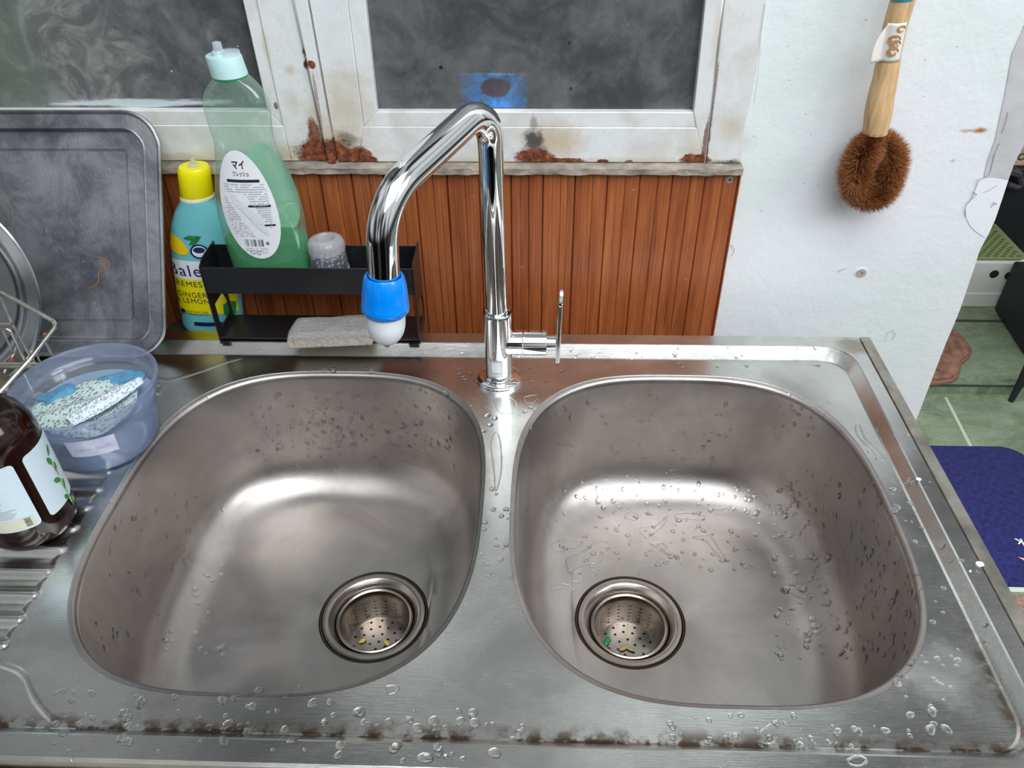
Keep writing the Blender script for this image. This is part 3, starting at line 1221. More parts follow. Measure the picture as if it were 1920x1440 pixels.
# dark cabinet behind the stool
yb = fy + sdy + .03
mb = MB()
cx0 = at(1850, 400, 1, yb).x - .25
zc = at(1910, 316, 1, yb).z
mb.box(cx0, cx0 + 1.6, yb, yb + .4, UZ, zc)
ob = mb.build('cabinet', M['blackfab'], None, bevel=.006)
tag(ob, 'tall black cabinet standing behind the white step stool', 'cabinet')
mb = MB()
bx = at(1893, 330, 1, yb - .03)
t = thing('power_tool', (bx.x + .05, yb - .03, bx.z), 'dark grey plastic appliance with a rounded handle against the black cabinet', 'appliance')
pa = [at(u, v, 1, yb - .02) for u, v in [(1898, 318), (1908, 324), (1916, 345), (1908, 352), (1888, 345)]]
mb.tube(fillet_path([pa[0], pa[1], pa[2], pa[3], pa[4]], .02, 5), .010, 10)
mb.build('handle', M['greyplas'], t)
mb = MB()
q = [at(u, v, 1, yb - .03) for u, v in [(1890, 313), (1914, 320), (1912, 330), (1886, 324)]]
mb.prism([(p.x, p.z) for p in q], 'y', yb - .05, yb - .001)
mb.build('casing', M['greyplas'], t, bevel=.003)
mb = MB()
q0 = at(1896, 310, 1, yb + .02)
mb.box(q0.x - .05, q0.x + .4, yb + .02, yb + .3, zc + .0005, zc + .22)
t = thing('cardboard_box', (q0.x + .15, yb + .15, zc), 'brown cardboard box with printed letters on top of the black cabinet', 'box')
mb.build('carton', M['card'], t, smooth=False, bevel=.002)
mb = MB()
qq = at(1912, 293, 1, yb + .019)
put_text(mb, 'lo s', lambda a, b_: Vector((a, yb + .0192, b_)), qq.x + .02, qq.z, .07, rot=-.25, bold=0)
mb.build('printed_letters', M['ink'], t, smooth=False)

# ---- blue pack behind the window
def glow_through(name, col):
    m, nt, b = newmat(name)
    tl = nt.nodes.new('ShaderNodeBsdfTranslucent')
    tl.inputs[0].default_value = (*col, 1)
    setc(b, col, .5)
    mx = nt.nodes.new('ShaderNodeMixShader')
    mx.inputs[0].default_value = .65
    nt.links.new(b.outputs[0], mx.inputs[1])
    nt.links.new(tl.outputs[0], mx.inputs[2])
    nt.links.new(mx.outputs[0], nt.nodes['Material Output'].inputs[0])
    return m


pL = at(868, 205, 1, G + .05)
pR = at(990, 205, 1, G + .05)
zt = at(930, 128, 1, G + .05).z
t = thing('blue_pack', ((pL.x + pR.x) / 2, G + .06, zsill - .03), 'blue and pink pack standing behind the grimy window pane', 'box')
mb = MB()
mb.box(pL.x, pR.x, G + .030, G + .036, zsill - .03, zt)
mb.build('pack', glow_through('bright_blue_pack', (.16, .58, .98)), t, smooth=False, bevel=.002)
mb = MB()
xm = (pL.x + pR.x) / 2
mb.prism(ell(xm + .002, (zt + at(930, 190, 1, G + .05).z) / 2 + .004, .016, .010, 20), 'y', G + .0294, G + .0300)
mb.build('pack_label', glow_through('pink_label', (.95, .45, .65)), t, smooth=False)
mb = MB()
for i in range(8):
    x = xm - .002 + i * .0045
    zz = at(950, 201, 1, G + .05).z
    mb.box(x, x + .0006, G + .0294, G + .030, zz - .003, zz + .002)
mb.build('pack_marks', M['white'], t, smooth=False)

# ================================================================== WOOD PANEL
xl = -.62
xr_top, z_top = W(1387, 320)
xr_bot = W(1337, 622)[0]
mb = MB()
xs = []
x = xl
k = 0
per = .0346
x_ref = W(958, 400)[0]
while x < xr_top + .05:
    xs.append(x)
    x += .0004
def prof(x):
    u = ((x - x_ref) / per) % 1.0
    d = .0030 + .0022 * u            # lapped board face rising to the right
    if u < .05:
        d = .0002 + .0028 * (u / .05)
    for c_, w_, dp in ((.30, .02, .0004), (.56, .035, .0013), (.78, .02, .0004)):
        if abs(u - c_) < w_:
            d -= dp * (1 - abs(u - c_) / w_)
    return d
rows = []
zb_ = -.098
NZ = 10
xmax = W(1387, 320)[0]
cut = [x for x in xs if x <= xmax]
for j in range(NZ + 1):
    t_ = j / NZ
    z = zb_ + (z_top - zb_) * t_
    r = []
    for x in cut:
        zz = z
        if j == NZ:
            zz += .0012 * mnoise.noise(Vector((x * 130, 0, 0))) - .0016 * max(0, mnoise.noise(Vector((x * 45, 7, 0))))
        r.append((x, G - .001 - prof(x), zz))
    rows.append(r)
rows.append([(p[0], G, p[2]) for p in rows[-1]])
mb.grid(rows)
t = thing('wood_panel', (0, G, 0), 'orange-brown ribbed wood panelling along the wall behind the faucet', 'panel')
mb.build('panelling', M['wood'], t)
mb = MB()
mb.prism([(xmax - .0002, zb_), (xmax + .0010, zb_), (xmax + .0010, z_top), (xmax - .0002, z_top)], 'y', G - .0062, G)
mb.build('panel_edge', M['wood'], t, smooth=False)
sxp, szp = W(1367, 333)


def screw(mb, x, z, y, r):
    mb.prism(ell(x, z, r, r, 20), 'y', y - .0014, y)


mb = MB()
screw(mb, sxp, szp, G - .0045, .0042)
sc = mb.build('screw', M['grey'], t, bevel=.0004)
mb = MB()
mb.box(sxp - .0022, sxp + .0022, G - .0063, G - .0058, szp - .0004, szp + .0004)
mb.box(sxp - .0004, sxp + .0004, G - .0063, G - .0058, szp - .0022, szp + .0022)
mb.build('screw_slot', M['ink'], sc, smooth=False)

# wall plug
x, z = W(1615, 511)
t = thing('wall_plug', (x, G, z), 'round grey plug set in the white wall below the hanging brush', 'plug')
mb = MB()
mb.prism(ell(x, z, .0072, .0066, 24), 'y', G - .0006, G + .001)
mb.build('filler_ring', M['patchwhite'], t, smooth=False)
mb = MB()
mb.prism(ell(x, z, .0058, .0052, 24), 'y', G - .0016, G + .001)
mb.build('plug', flat('plug_grey', (.40, .36, .34), .6, var=.2, vscale=200), t, bevel=.0005)
mb = MB()
mb.add([(x - .001, G - .0018, z + .002), (x + .0025, G - .0018, z + .0005), (x - .0008, G - .0018, z - .002)], [(0, 1, 2)])
mb.build('plug_hole', M['rustmark'], t, smooth=False)

# ================================================================== SINK
XL = -.95
XR_OUT = .402
YF = -.503
sink = thing('kitchen_sink', (0, -.25, 0), 'stainless steel double bowl sink with ribbed drainboard, set against the wood panelling', 'sink')
NS = 10


def rloop(x0, x1, y0, y1, r, z):
    return [Vector((p[0], p[1], z)) for p in rrect(x0, x1, y0, y1, r, NS)]


deck_loop = rloop(XL + .03, .3745, -.475, -.0342, .026, DZ)
mb = MB()
l_out0 = rloop(XL, XR_OUT, YF, .0, .0015, -.016)
l_out1 = rloop(XL, XR_OUT, YF, .0, .0015, -.0018)
l_out2 = rloop(XL + .0018, XR_OUT - .0018, YF + .0022, -.0012, .0015, .0)
l_in = rloop(XL + .02, .3865, -.4855, -.0195, .034, .0)
l_in1 = rloop(XL + .0215, .385, -.484, -.0206, .0335, -.0006)
l_in2 = rloop(XL + .028, .3765, -.4765, -.0328, .0275, -.0094)
mb.grid([l_out0, l_out1, l_out2, l_in, l_in1, l_in2, deck_loop], closed_u=True)

# bowls outline
BA, BB, BN = .170, .1935, 2.95
BOWLS = [(-.176, -.2555, .053), (.188, -.2555, -.051)]
NB = 128


def sup(cx, cy, a, b_, n_, k):
    t_ = 2 * pi * k / NB
    c_, s_ = cos(t_), sin(t_)
    return (cx + a * abs(c_) ** (2 / n_) * (1 if c_ >= 0 else -1), cy + b_ * abs(s_) ** (2 / n_) * (1 if s_ >= 0 else -1))


def even_sup(cx, cy, a, b_, n_):
    """superellipse sampled evenly in polar angle"""
    out = []
    for k in range(NB):
        t_ = 2 * pi * k / NB
        c_, s_ = cos(t_), sin(t_)
        r = (abs(c_ / a) ** n_ + abs(s_ / b_) ** n_) ** (-1 / n_)
        out.append((cx + r * c_, cy + r * s_))
    return out


# deck face with holes through triangle fill
DBX = -.348   # right limit of the drainboard grid
bm = bmesh.new()
def add_loop(pts):
    vs = [bm.verts.new(p) for p in pts]
    es = []
    for i in range(len(vs)):
        es.append(bm.edges.new((vs[i], vs[(i + 1) % len(vs)])))
    return es
E_ = add_loop([Vector(p) for p in deck_loop])
for cx, cy, dx in BOWLS:
    E_ += add_loop([Vector((p[0], p[1], DZ)) for p in even_sup(cx, cy, BA, BB, BN)])
DB = (XL + .06, DBX, -.462, -.060)
E_ += add_loop([Vector((DB[0], DB[2], DZ)), Vector((DB[1], DB[2], DZ)), Vector((DB[1], DB[3], DZ)), Vector((DB[0], DB[3], DZ))])
bmesh.ops.triangle_fill(bm, use_beauty=True, edges=E_)
bm.verts.ensure_lookup_table()
bm.verts.index_update()
DV = [v.co.copy() for v in bm.verts]
DF = [tuple(v.index for v in f.verts) for f in bm.faces]
# drop faces that fell inside the holes
def inside(p):
    for cx, cy, dx in BOWLS:
        if abs((p.x - cx) / BA) ** BN + abs((p.y - cy) / BB) ** BN < .97:
            return True
    return DB[0] < p.x < DB[1] - .0005 and DB[2] < p.y < DB[3]
DF2 = []
for f in DF:
    c_ = sum((DV[i] for i in f), Vector((0, 0, 0))) / len(f)
    if not inside(c_):
        DF2.append(f)
bm.free()
mb.add(DV, DF2)
deck = mb.build('sink_deck', M['deck'], sink)
deck.data.set_sharp_from_angle(angle=radians(14))

# drainboard heightfield
XN, YN = 150, 400
x_end = [-.3585]
per_y = .0235
def db_h(x, y):
    h = 0
    ph = ((y + .411) / per_y)
    if -.418 < y < -.085:
        w_ = (0.5 + 0.5 * cos(2 * pi * ph))
        xe = -.3575 - .004 * (1 - w_)
        # ridge right ends taper to the flat
        e_ = max(0.0, min(1.0, (xe - x) / .006))
        e_ = e_ * e_ * (3 - 2 * e_)
        edge_f = min(1, (y + .418) / .006, (-.085 - y) / .006)
        h = (-.0022 + .0042 * w_ ** 1.5) * e_ * edge_f
    # raised bead around the ribbed field
    if x < -.362:
        for yb_ in (-.0815, -.4295):
            h += .0016 * exp(-((y - yb_) / .0022) ** 2) * min(1, (-.362 - x) / .004)
    return h
rows = []
for j in range(YN + 1):
    y = DB[2] + (DB[3] - DB[2]) * j / YN
    r = []
    for i in range(XN + 1):
        s_ = i / XN
        x = DB[1] - (DB[1] - DB[0]) * (s_ ** 2.2)
        r.append((x, y, DZ + (0 if i == 0 or j in (0, YN) else db_h(x, y))))
    rows.append(r)
mb = MB()
mb.grid(rows)
mb.build('drainboard', M['deck'], sink)
# sweeping embossed beads
mb = MB()


def bead(pts, w=.0030, h=.0009):
    P = densify(pts, 40)
    rows = []
    for i, p in enumerate(P):
        t_ = (P[min(i + 1, len(P) - 1)] - P[max(i - 1, 0)]).normalized()
        s_ = Vector((-t_.y, t_.x, 0))
        f = min(1, i / 4, (len(P) - 1 - i) / 4)
        rows.append([p + s_ * w * a_ + Vector((0, 0, h * f * (1 - a_ * a_))) for a_ in (-1, -.66, -.33, 0, .33, .66, 1)])
    mb.grid(rows)


def dk(u, v):
    return at(u, v, 2, DZ)


bead(smooth_loop([dk(285, 713), dk(318, 712), dk(345, 706), dk(380, 695), dk(420, 680), dk(462, 668)], 8)[:40])
mb.build('pressed_bead', M['deck'], sink)
mb = MB()
bead(smooth_loop([dk(-10, 1250), dk(25, 1253), dk(45, 1268), dk(62, 1305), dk(85, 1335), dk(108, 1354)], 8)[:40])
mb.build('pressed_bead', M['deck'], sink)

# bowls
BZ = -.168


def bowl(cx, cy, dx):
    prof_ = [(0, DZ), (.0004, DZ - .0004), (.0024, DZ - .0008), (.0044, DZ - .0020), (.0054, DZ - .0040), (.0058, DZ - .008), (.0066, -.045), (.0085, -.08), (.012, -.115)]
    R_ = .047
    base_i, base_z = .012, -.115 - .0
    zc_ = BZ + R_ + .002
    for k in range(1, 13):
        a_ = pi / 2 * k / 12
        prof_.append((.0125 + R_ * (1 - cos(a_)), zc_ - R_ * sin(a_)))
    rows = []
    for i, (d_, z_) in enumerate(prof_):
        n_ = BN - min(.35, d_ * 6)
        rows.append([(p[0], p[1], z_) for p in even_sup(cx, cy, BA - d_, BB - d_, n_)])
    last = rows[-1]
    dc = (cx + dx, -.262)
    K = 16
    for k in range(1, K + 1):
        s_ = k / K
        r = []
        for q in range(NB):
            t_ = 2 * pi * q / NB
            tgt = (dc[0] + .0555 * cos(t_), dc[1] + .0555 * sin(t_))
            z_ = last[q][2] - .0035 * s_
            r.append((last[q][0] * (1 - s_) + tgt[0] * s_, last[q][1] * (1 - s_) + tgt[1] * s_, z_))
        rows.append(r)
    zf = rows[-1][0][2]
    # recess for the drain
    for rr, z_ in ((.0548, zf - .0012), (.0545, zf - .004)):
        rows.append([(dc[0] + rr * cos(2 * pi * q / NB), dc[1] + rr * sin(2 * pi * q / NB), z_) for q in range(NB)])
    mb = MB()
    mb.grid(rows, closed_u=True)
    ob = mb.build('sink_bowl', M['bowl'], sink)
    # drain body
    mb = MB()
    z0 = zf
    P = [(.0548, z0 - .0038), (.0530, z0 - .0036), (.0528, z0 - .0012), (.0515, z0 + .0004), (.0475, z0 + .0008), (.0450, z0 - .0002), (.0440, z0 - .0022),
         (.0425, z0 - .0030), (.0415, z0 - .0055), (.0402, z0 - .0075), (.0398, z0 - .014), (.0385, z0 - .020), (.0375, z0 - .060), (.010, z0 - .066)]
    mb.lathe(P, dc, 72)
    ob2 = mb.build('drain_flange', M['drain'], sink)
    mb = MB()
    rr = []
    mb.lathe([(.0549, z0 - .0036), (.0542, z0 - .0006), (.0533, z0 - .0006), (.0529, z0 - .0036)], dc, 72)
    mb.build('drain_seal', flat('grimy_seal', (.035, .018, .010), .7), sink)
    return ob, dc, zf


bowls = []
for (cx, cy, dx) in BOWLS:
    bowls.append(bowl(cx, cy, dx))

# ---- strainer baskets
def make_basket(dc, z0, label):
    t = thing('sink_strainer', (dc[0], dc[1], z0), label, 'strainer', 'strainer baskets in the sink drains')
    o = Vector((dc[0], dc[1], 0))
    mb = MB()
    P = [(.0396, z0 - .0100), (.0390, z0 - .0075), (.0375, z0 - .0068), (.0358, z0 - .0078), (.0350, z0 - .0105), (.0345, z0 - .0135)]
    mb.lathe(P, dc, 64)
    mb.build('rim', M['drain'], t)
    # perforated wall: quads skipped where holes sit
    n_ = 144
    zs = [z0 - .0135 - .0325 * i / 26 for i in range(27)]
    mb = MB()
    b_ = 0
    for i, z_ in enumerate(zs):
        rr = .0345 - .0035 * i / 26
        mb.V += [Vector((dc[0] + rr * cos(2 * pi * k / n_), dc[1] + rr * sin(2 * pi * k / n_), z_)) for k in range(n_)]
    for i in range(26):
        for k in range(n_):
            if (k % 8) in (0,) and i % 4 in (2,) and i > 4:
                continue
            if (k % 8) in (1,) and i % 4 in (2,) and i > 4:
                continue
            mb.F.append((i * n_ + k, i * n_ + (k + 1) % n_, (i + 1) * n_ + (k + 1) % n_, (i + 1) * n_ + k))
    mb.build('basket_wall', M['drain'], t)
    # bottom with real round holes
    bm = bmesh.new()
    zb2 = zs[-1]
    def lp_(cx_, cy_, r_, n2):
        vs = [bm.verts.new((cx_ + r_ * cos(2 * pi * k / n2), cy_ + r_ * sin(2 * pi * k / n2), zb2)) for k in range(n2)]
        return [bm.edges.new((vs[i], vs[(i + 1) % n2])) for i in range(n2)]
    es = lp_(dc[0], dc[1], .031, 48)
    holes = [(dc[0], dc[1])]
    for rad, cnt, ph in ((.0095, 6, .3), (.0185, 12, .1), (.0262, 14, .25)):
        for k in range(cnt):
            a_ = 2 * pi * k / cnt + ph
            holes.append((dc[0] + rad * cos(a_), dc[1] + rad * sin(a_)))
    for h in holes:
        es += lp_(h[0], h[1], .0015, 8)
    bmesh.ops.triangle_fill(bm, use_beauty=True, edges=es)
    bm.verts.index_update()
    V = [v.co.copy() for v in bm.verts]
    Fc = []
    for f in bm.faces:
        c_ = f.calc_center_median()
        if any((c_.x - h[0]) ** 2 + (c_.y - h[1]) ** 2 < .0014 ** 2 for h in holes):
            continue
        Fc.append(tuple(v.index for v in f.verts))
    bm.free()
    mb = MB()
    mb.add(V, Fc)
    mb.build('basket_floor', M['drain'], t, smooth=False)
    mb = MB()
    mb.lathe([(.0001, zb2 - .012), (.036, zb2 - .012)], dc, 24)
    return t, zb2


s1, zb1 = make_basket(bowls[0][1], bowls[0][2], 'perforated steel strainer basket in the left bowl drain')
s2, zb2_ = make_basket(bowls[1][1], bowls[1][2], 'perforated steel strainer basket in the right bowl drain')
M['seed'] = flat('pale_seed', (.62, .52, .12), .5)
M['seedb'] = flat('brown_seed_pod', (.40, .30, .12), .5)


def seed(u, v, zf, rot, mat, label, group, ln=.0042, wd=.0024, nm='seed'):
    p = at(u, v, 2, zf + .001)
    rows = []
    for i in range(9):
        t_ = i / 8 * pi
        rr = sin(t_) * wd
        x_ = -cos(t_) * ln
        rows.append([(p.x + x_ * cos(rot) - rr * cos(a_) * sin(rot), p.y + x_ * sin(rot) + rr * cos(a_) * cos(rot), zf + .0004 + .0014 + rr * .6 * sin(a_)) for a_ in [2 * pi * k / 12 for k in range(12)]])
    mb = MB()
    mb.grid(rows, closed_u=True)
    ob = mb.build(nm, mat, None)
    tag(ob, label, 'leaf' if nm != 'seed' else 'seed', group)


seed(680, 1202, zb1, .6, M['seed'], 'small yellow seed at the left of the left strainer floor', 'seeds in the strainers')
seed(725, 1206, zb1, -.9, M['seed'], 'small yellow seed near the middle of the left strainer floor', 'seeds in the strainers')
seed(1169, 1216, zb2_, .5, M['seedb'], 'left half of the open husk pair in the right strainer', 'seeds in the strainers', .005)
seed(1180, 1216, zb2_, -.7, M['seedb'], 'right half of the open husk pair in the right strainer', 'seeds in the strainers', .005)
seed(1138, 1203, zb2_, 1.2, M['leaf'], 'dark green leaf scrap at the left of the right strainer', None, .006, .003, 'leaf_scrap')

# two white paint specks on the right rim
for (u, v, r_) in ((1837, 1058, .0033), (1819, 1071, .0010), (1722, 899, .0024)):
    mb = MB()
    p = at(u, v, 2, .0)
    mb.prism([(q[0], q[1]) for q in ell(p.x, p.y, r_, r_ * .8, 16)], 'z', .0001, .0007)
    mb.build('paint_speck', M['paper'], sink, smooth=False)

# counter frame under the sink
t = thing('sink_cabinet', (0, -.25, FZ), 'grimy concrete base under the steel sink, showing as a thin strip along its edges', 'cabinet')
mb = MB()
mb.box(XL, .4125, -.52, -.504, FZ, -.010)
mb.box(.4025, .4125, -.504, -.001, FZ, -.0012)
mb.box(XL, .4125, -.012, -.001, FZ, -.03)
mb.build('frame', M['concrete'], t, bevel=.001)
mb = MB()
mb.box(.4024, .4135, -.503, -.0005, -.02, .0)
mb.build('edge_strip', flat('dirty_metal_edge', (.33, .31, .27), .45, .7, bump=.3, bscale=80, var=.4, vscale=40), t, bevel=.0006)

# ================================================================== FAUCET
fx, fy0 = 0.0, -.074
t = thing('faucet', (fx, fy0, DZ), 'tall chrome kitchen faucet with angled spout between the two bowls', 'faucet')
mb = MB()
mb.lathe([(.0, DZ), (.0238, DZ), (.0240, DZ + .0012), (.0238, DZ + .0035), (.0225, DZ + .0048), (.0158, DZ + .0056), (.0155, DZ + .0075), (.014, DZ + .008)], (fx, fy0), 64)
mb.build('base_flange', M['chrome'], t)
mb = MB()
mb.lathe([(.0142, DZ + .006), (.0144, .0), (.0146, .060), (.0150, .0745), (.0150, .0775), (.0147, .0781), (.0128, .0781), (.0124, .0768), (.0113, .0768)], (fx, fy0), 64)
mb.build('faucet_body', M['chrome'], t)
mb = MB()
zv = .0395
mb.tube([(fx + .008, fy0, zv), (fx + .0245, fy0, zv), (fx + .0255, fy0, zv)], [.0128, .0132, .0132], 32)
mb.tube([(fx + .0260, fy0, zv), (fx + .0500, fy0, zv)], [.0134, .0134], 32)
mb.tube([(fx + .049, fy0, zv), (fx + .0595, fy0, zv)], [.0082, .0082], 24)
mb.build('valve_housing', M['chrome'], t, bevel=.0005)
mb = MB()
# lever: flat blade seen edge on
pr = [(fy0 - .0085, .019), (fy0 + .0085, .019), (fy0 + .0085, .088), (fy0 + .006, .098), (fy0 + .002, .1025), (fy0 - .002, .1025), (fy0 - .006, .098), (fy0 - .0085, .088)]
rows = []
for xo in (0, 1):
    rows.append([(fx + .0595 + xo * .0042 + max(0, z_ - .075) * .08, y_, z_) for y_, z_ in pr])
mb.grid(rows, closed_u=True)
mb.cap(rows[0], True)
mb.cap(rows[1])
mb.build('lever', M['chrome'], t, bevel=.0009, bseg=3)
# spout
S0 = Vector((-.0005, fy0, .070))
S1 = Vector((-.003, fy0, .2885))
S2 = Vector((-.0795, -.1935, .2545))
S3 = Vector((-.0842, -.2015, .168))
path = fillet_path([S0, S1, S2, S3], [.026, .050], 14)
path = densify(path, 90)
radii = []
for p in path:
    h = max(0, min(1, (p - S0).length / .19 - .75))
    k_ = 0
    if p.y < fy0 - .0005 or p.z > .235:
        k_ = min(1, max(0, ((S1.z - .045) - p.z) * -1 / .03)) if p.y > fy0 - .01 else 1
    radii.append(.0112 + .0015 * k_)
mb = MB()
mb.tube(path, radii, 40)
mb.build('spout', M['chrome'], t)
mb = MB()
tn = (S3 - S2).normalized()
r0 = S3 - tn * .012
mb.tube([r0, r0 + tn * .0004], .0129, 40)
mb.build('aerator_ring', M['grey'], t)
# sticker, its square code left out
mb = MB()


def cyl(a, b_):
    # a = arc position (m), b_ = z on body
    th = -pi / 2 + a / .0148
    return Vector((fx + .01485 * cos(th), fy0 + .01485 * sin(th), b_))


patch_grid(mb, cyl, [(p[0], p[1]) for p in rrect(-.0085, .0045, .004, .0255, .001, 3)])
st = mb.build('sticker', flat('silver_sticker', (.55, .56, .58), .4, .3), t)
mb = MB()


def cyl2(a, b_):
    th = -pi / 2 + a / .0148
    return Vector((fx + .0150 * cos(th), fy0 + .0150 * sin(th), b_))


patch_grid(mb, cyl2, [(p[0], p[1]) for p in rrect(-.0072, .0028, .0105, .0230, .0005, 2)])
mb.build('blank_square', M['paper'], st)
mb = MB()
put_text(mb, 'SCAN', cyl2, -.002, .0070, .0092, bold=.02)
mb.build('sticker_text', M['white'], st, smooth=False)

# ---- tap filter
axis = tn
T0 = S3 - tn * .0015       # pipe end near here
t = thing('faucet_filter', T0, 'blue cap with a white bulb filter pushed on the end of the faucet spout', 'filter')


def lathe_ax(mb, prof_, p0, ax_, seg=48):
    ax_ = ax_.normalized()
    xx = Vector((1, 0, 0)) - ax_ * ax_.x
    xx.normalize()
    yy = ax_.cross(xx)
    rows = [[p0 + ax_ * s_ + xx * r_ * cos(2 * pi * k / seg) + yy * r_ * sin(2 * pi * k / seg) for k in range(seg)] for r_, s_ in prof_]
    mb.grid(rows, closed_u=True)


c0 = at(722, 521, 1, -.2005)
p0 = c0 + (S3 - c0).project(tn) * 0
# keep on spout axis
s_off = (c0 - S3).dot(tn)
p0 = S3 + tn * s_off
mb = MB()
lathe_ax(mb, [(.0131, .002), (.0138, -.0015), (.0150, -.0022), (.0163, .000), (.0178, .006), (.0188, .014), (.0193, .022), (.0197, .0235), (.0200, .026), (.0197, .029), (.0180, .031), (.0170, .0325), (.0160, .033)], p0, tn)
mb.build('filter_cap', M['blue'], t)
mb = MB()
pr = [(.0128, .0), (.0160, .030)]
pr = [(.0163, .0325)]
for k in range(0, 13):
    a_ = pi / 2 * k / 12
    pr.append((.0161 * cos(a_) ** .8 if k < 12 else .0002, .040 + .021 * sin(a_)))
lathe_ax(mb, pr, p0, tn)
mb.build('filter_bulb', M['bulb'], t)
mb = MB()
tip = p0 + tn * .061
mb2 = []
lathe_ax(mb, [(.0001, -.002), (.003, -.0005), (.0036, .001), (.0026, .003), (.0001, .0045)], tip, Vector((0, 0, -1)), 20)
mb.build('hanging_drop', M['water'], t)

# ================================================================== RACK
t = thing('sink_caddy', (-.205, .003, 0), 'black metal two-tier caddy standing at the back of the sink by the wall', 'rack')
RX0, RX1, RY0, RY1 = -.3185, -.0905, -.022, .028
mb = MB()
mb.box(RX0 + .001, RX1 - .001, RY0, RY0 + .0012, .0640, .0955)
fr_ = mb.build('front_rail', M['black'], t, bevel=.0004)
mb = MB()
mb.box(RX0 + .001, RX1 - .001, RY1 - .0012, RY1, .060, .0965)
mb.build('back_rail', M['black'], t, bevel=.0004)
mb = MB()
mb.box(RX0 + .001, RX1 - .001, RY0 + .001, RY1, .0630, .0642)
mb.build('upper_shelf', M['black'], t, smooth=False)
mb = MB()
mb.box(RX0 + .001, RX1 - .001, RY0, RY1, .0025, .0037)
mb.box(RX0 + .001, RX1 - .001, RY0, RY0 + .0012, .0025, .0060)
mb.build('lower_tray', M['black'], t, smooth=False)
for xx in (RX0, RX1 - .0013):
    # side panel with window: frame made of bars
    mb = MB()
    bm = bmesh.new()
    outer = [(RY0, .0005), (RY1, .0005), (RY1, .1010), (RY0 + .012, .1010), (RY0, .0960)]
    innr = [(RY0 + .011, .012), (RY1 - .006, .012), (RY1 - .006, .030), (RY1 - .013, .043), (RY0 + .011, .043)]
    for x_ in (xx,):
        vs = [bm.verts.new((x_, *p)) for p in outer]
        es = [bm.edges.new((vs[i], vs[(i + 1) % len(vs)])) for i in range(len(vs))]
        vs = [bm.verts.new((x_, *p)) for p in innr]
        es += [bm.edges.new((vs[i], vs[(i + 1) % len(vs)])) for i in range(len(vs))]
        bmesh.ops.triangle_fill(bm, use_beauty=True, edges=es)
    bm.verts.index_update()
    V = [v.co.copy() for v in bm.verts]
    Fc = []
    for f in bm.faces:
        c_ = f.calc_center_median()
        if RY0 + .011 < c_.y < RY1 - .006 and .012 < c_.z < .043 and not (c_.y + 0 > RY1 - .013 + (.043 - c_.z) * .54):
            continue
        Fc.append(tuple(v.index for v in f.verts))
    bm.free()
    mb.add(V, Fc)
    sp_ = mb.build('side_panel', M['black'], t, smooth=False, solid=.0013)
for xx in (RX0 + .001, RX1 - .013):
    mb = MB()
    mb.box(xx, xx + .011, RY0 - .004, RY0 + .004, .0002, .0014)
    mb.build('foot_tab', M['black'], t, smooth=False)

# ---- pumice-like sponge
t = None
mb = MB()
P00 = (-.2335, -.0415)
nx, ny = 46, 22
def sponge_pt(i, j, top):
    u_, v_ = i / nx, j / ny
    x_ = -.2360 + .0945 * u_ + .004 * v_ * (1 - u_)
    y_ = -.0470 + .009 * u_ + v_ * .041
    e_ = min(u_, 1 - u_) * nx / 3
    e2 = min(v_, 1 - v_) * ny / 3
    rnd = min(1, e_, e2)
    jx = .0010 * mnoise.noise(Vector((x_ * 260, y_ * 260, top * 7)))
    ht = .0192 + .0014 * mnoise.noise(Vector((x_ * 60, y_ * 60, 3))) + .0009 * mnoise.noise(Vector((x_ * 400, y_ * 400, 3)))
    z_ = .0062 + (ht * (.72 + .28 * sqrt(max(rnd, 0))) if top else -.0 + .003 * (1 - sqrt(max(rnd, 0))))
    if u_ < .12 and v_ < .3:
        x_ += .004 * (1 - u_ / .12) * (1 - v_ / .3)
    return (x_ + jx, y_ + jx, z_)
for top in (1, 0):
    mb.grid([[sponge_pt(i, j, top) for i in range(nx + 1)] for j in range(ny + 1)], flip=not top)
# side skirts
def skirt(ids):
    for K in range(4):
        pass
    top_ = [Vector(sponge_pt(i, j, 1)) for i, j in ids]
    bot_ = [Vector(sponge_pt(i, j, 0)) for i, j in ids]
    rows = [[a_.lerp(b_, k / 8) + Vector((0, 0, 0)) + (Vector((.0009 * mnoise.noise(a_ * 300 + Vector((0, 0, k))), .0009 * mnoise.noise(a_ * 300 + Vector((5, 0, k))), 0)) if 0 < k < 8 else Vector((0, 0, 0))) for a_, b_ in zip(top_, bot_)] for k in range(9)]
    mb.grid(rows)
skirt([(i, 0) for i in range(nx + 1)] + [(nx, j) for j in range(1, ny + 1)] + [(i, ny) for i in range(nx - 1, -1, -1)] + [(0, j) for j in range(ny - 1, -1, -1)])
m, nt, b = newmat('worn_foam')
n = NT(nt)
nz = n.noise(420, 5, .7)
c = n.mix(n.rng(n.sep()[2], .016, .021), (.56, .50, .42), (.36, .355, .34))
c = n.mix(n.math('MULTIPLY', n.rng(nz, .5, .7), .6), c, (.64, .60, .54))
n.link(c, b.inputs['Base Color'])
b.inputs['Roughness'].default_value = .95
n.bump(n.math('ADD', nz, n.noise(200, 4)), 1.0, .0025, b)
ob = mb.build('scrub_sponge', m, None, auto=False)
tag(ob, 'worn grey foam scrubbing block on the lower tray of the black caddy', 'sponge')

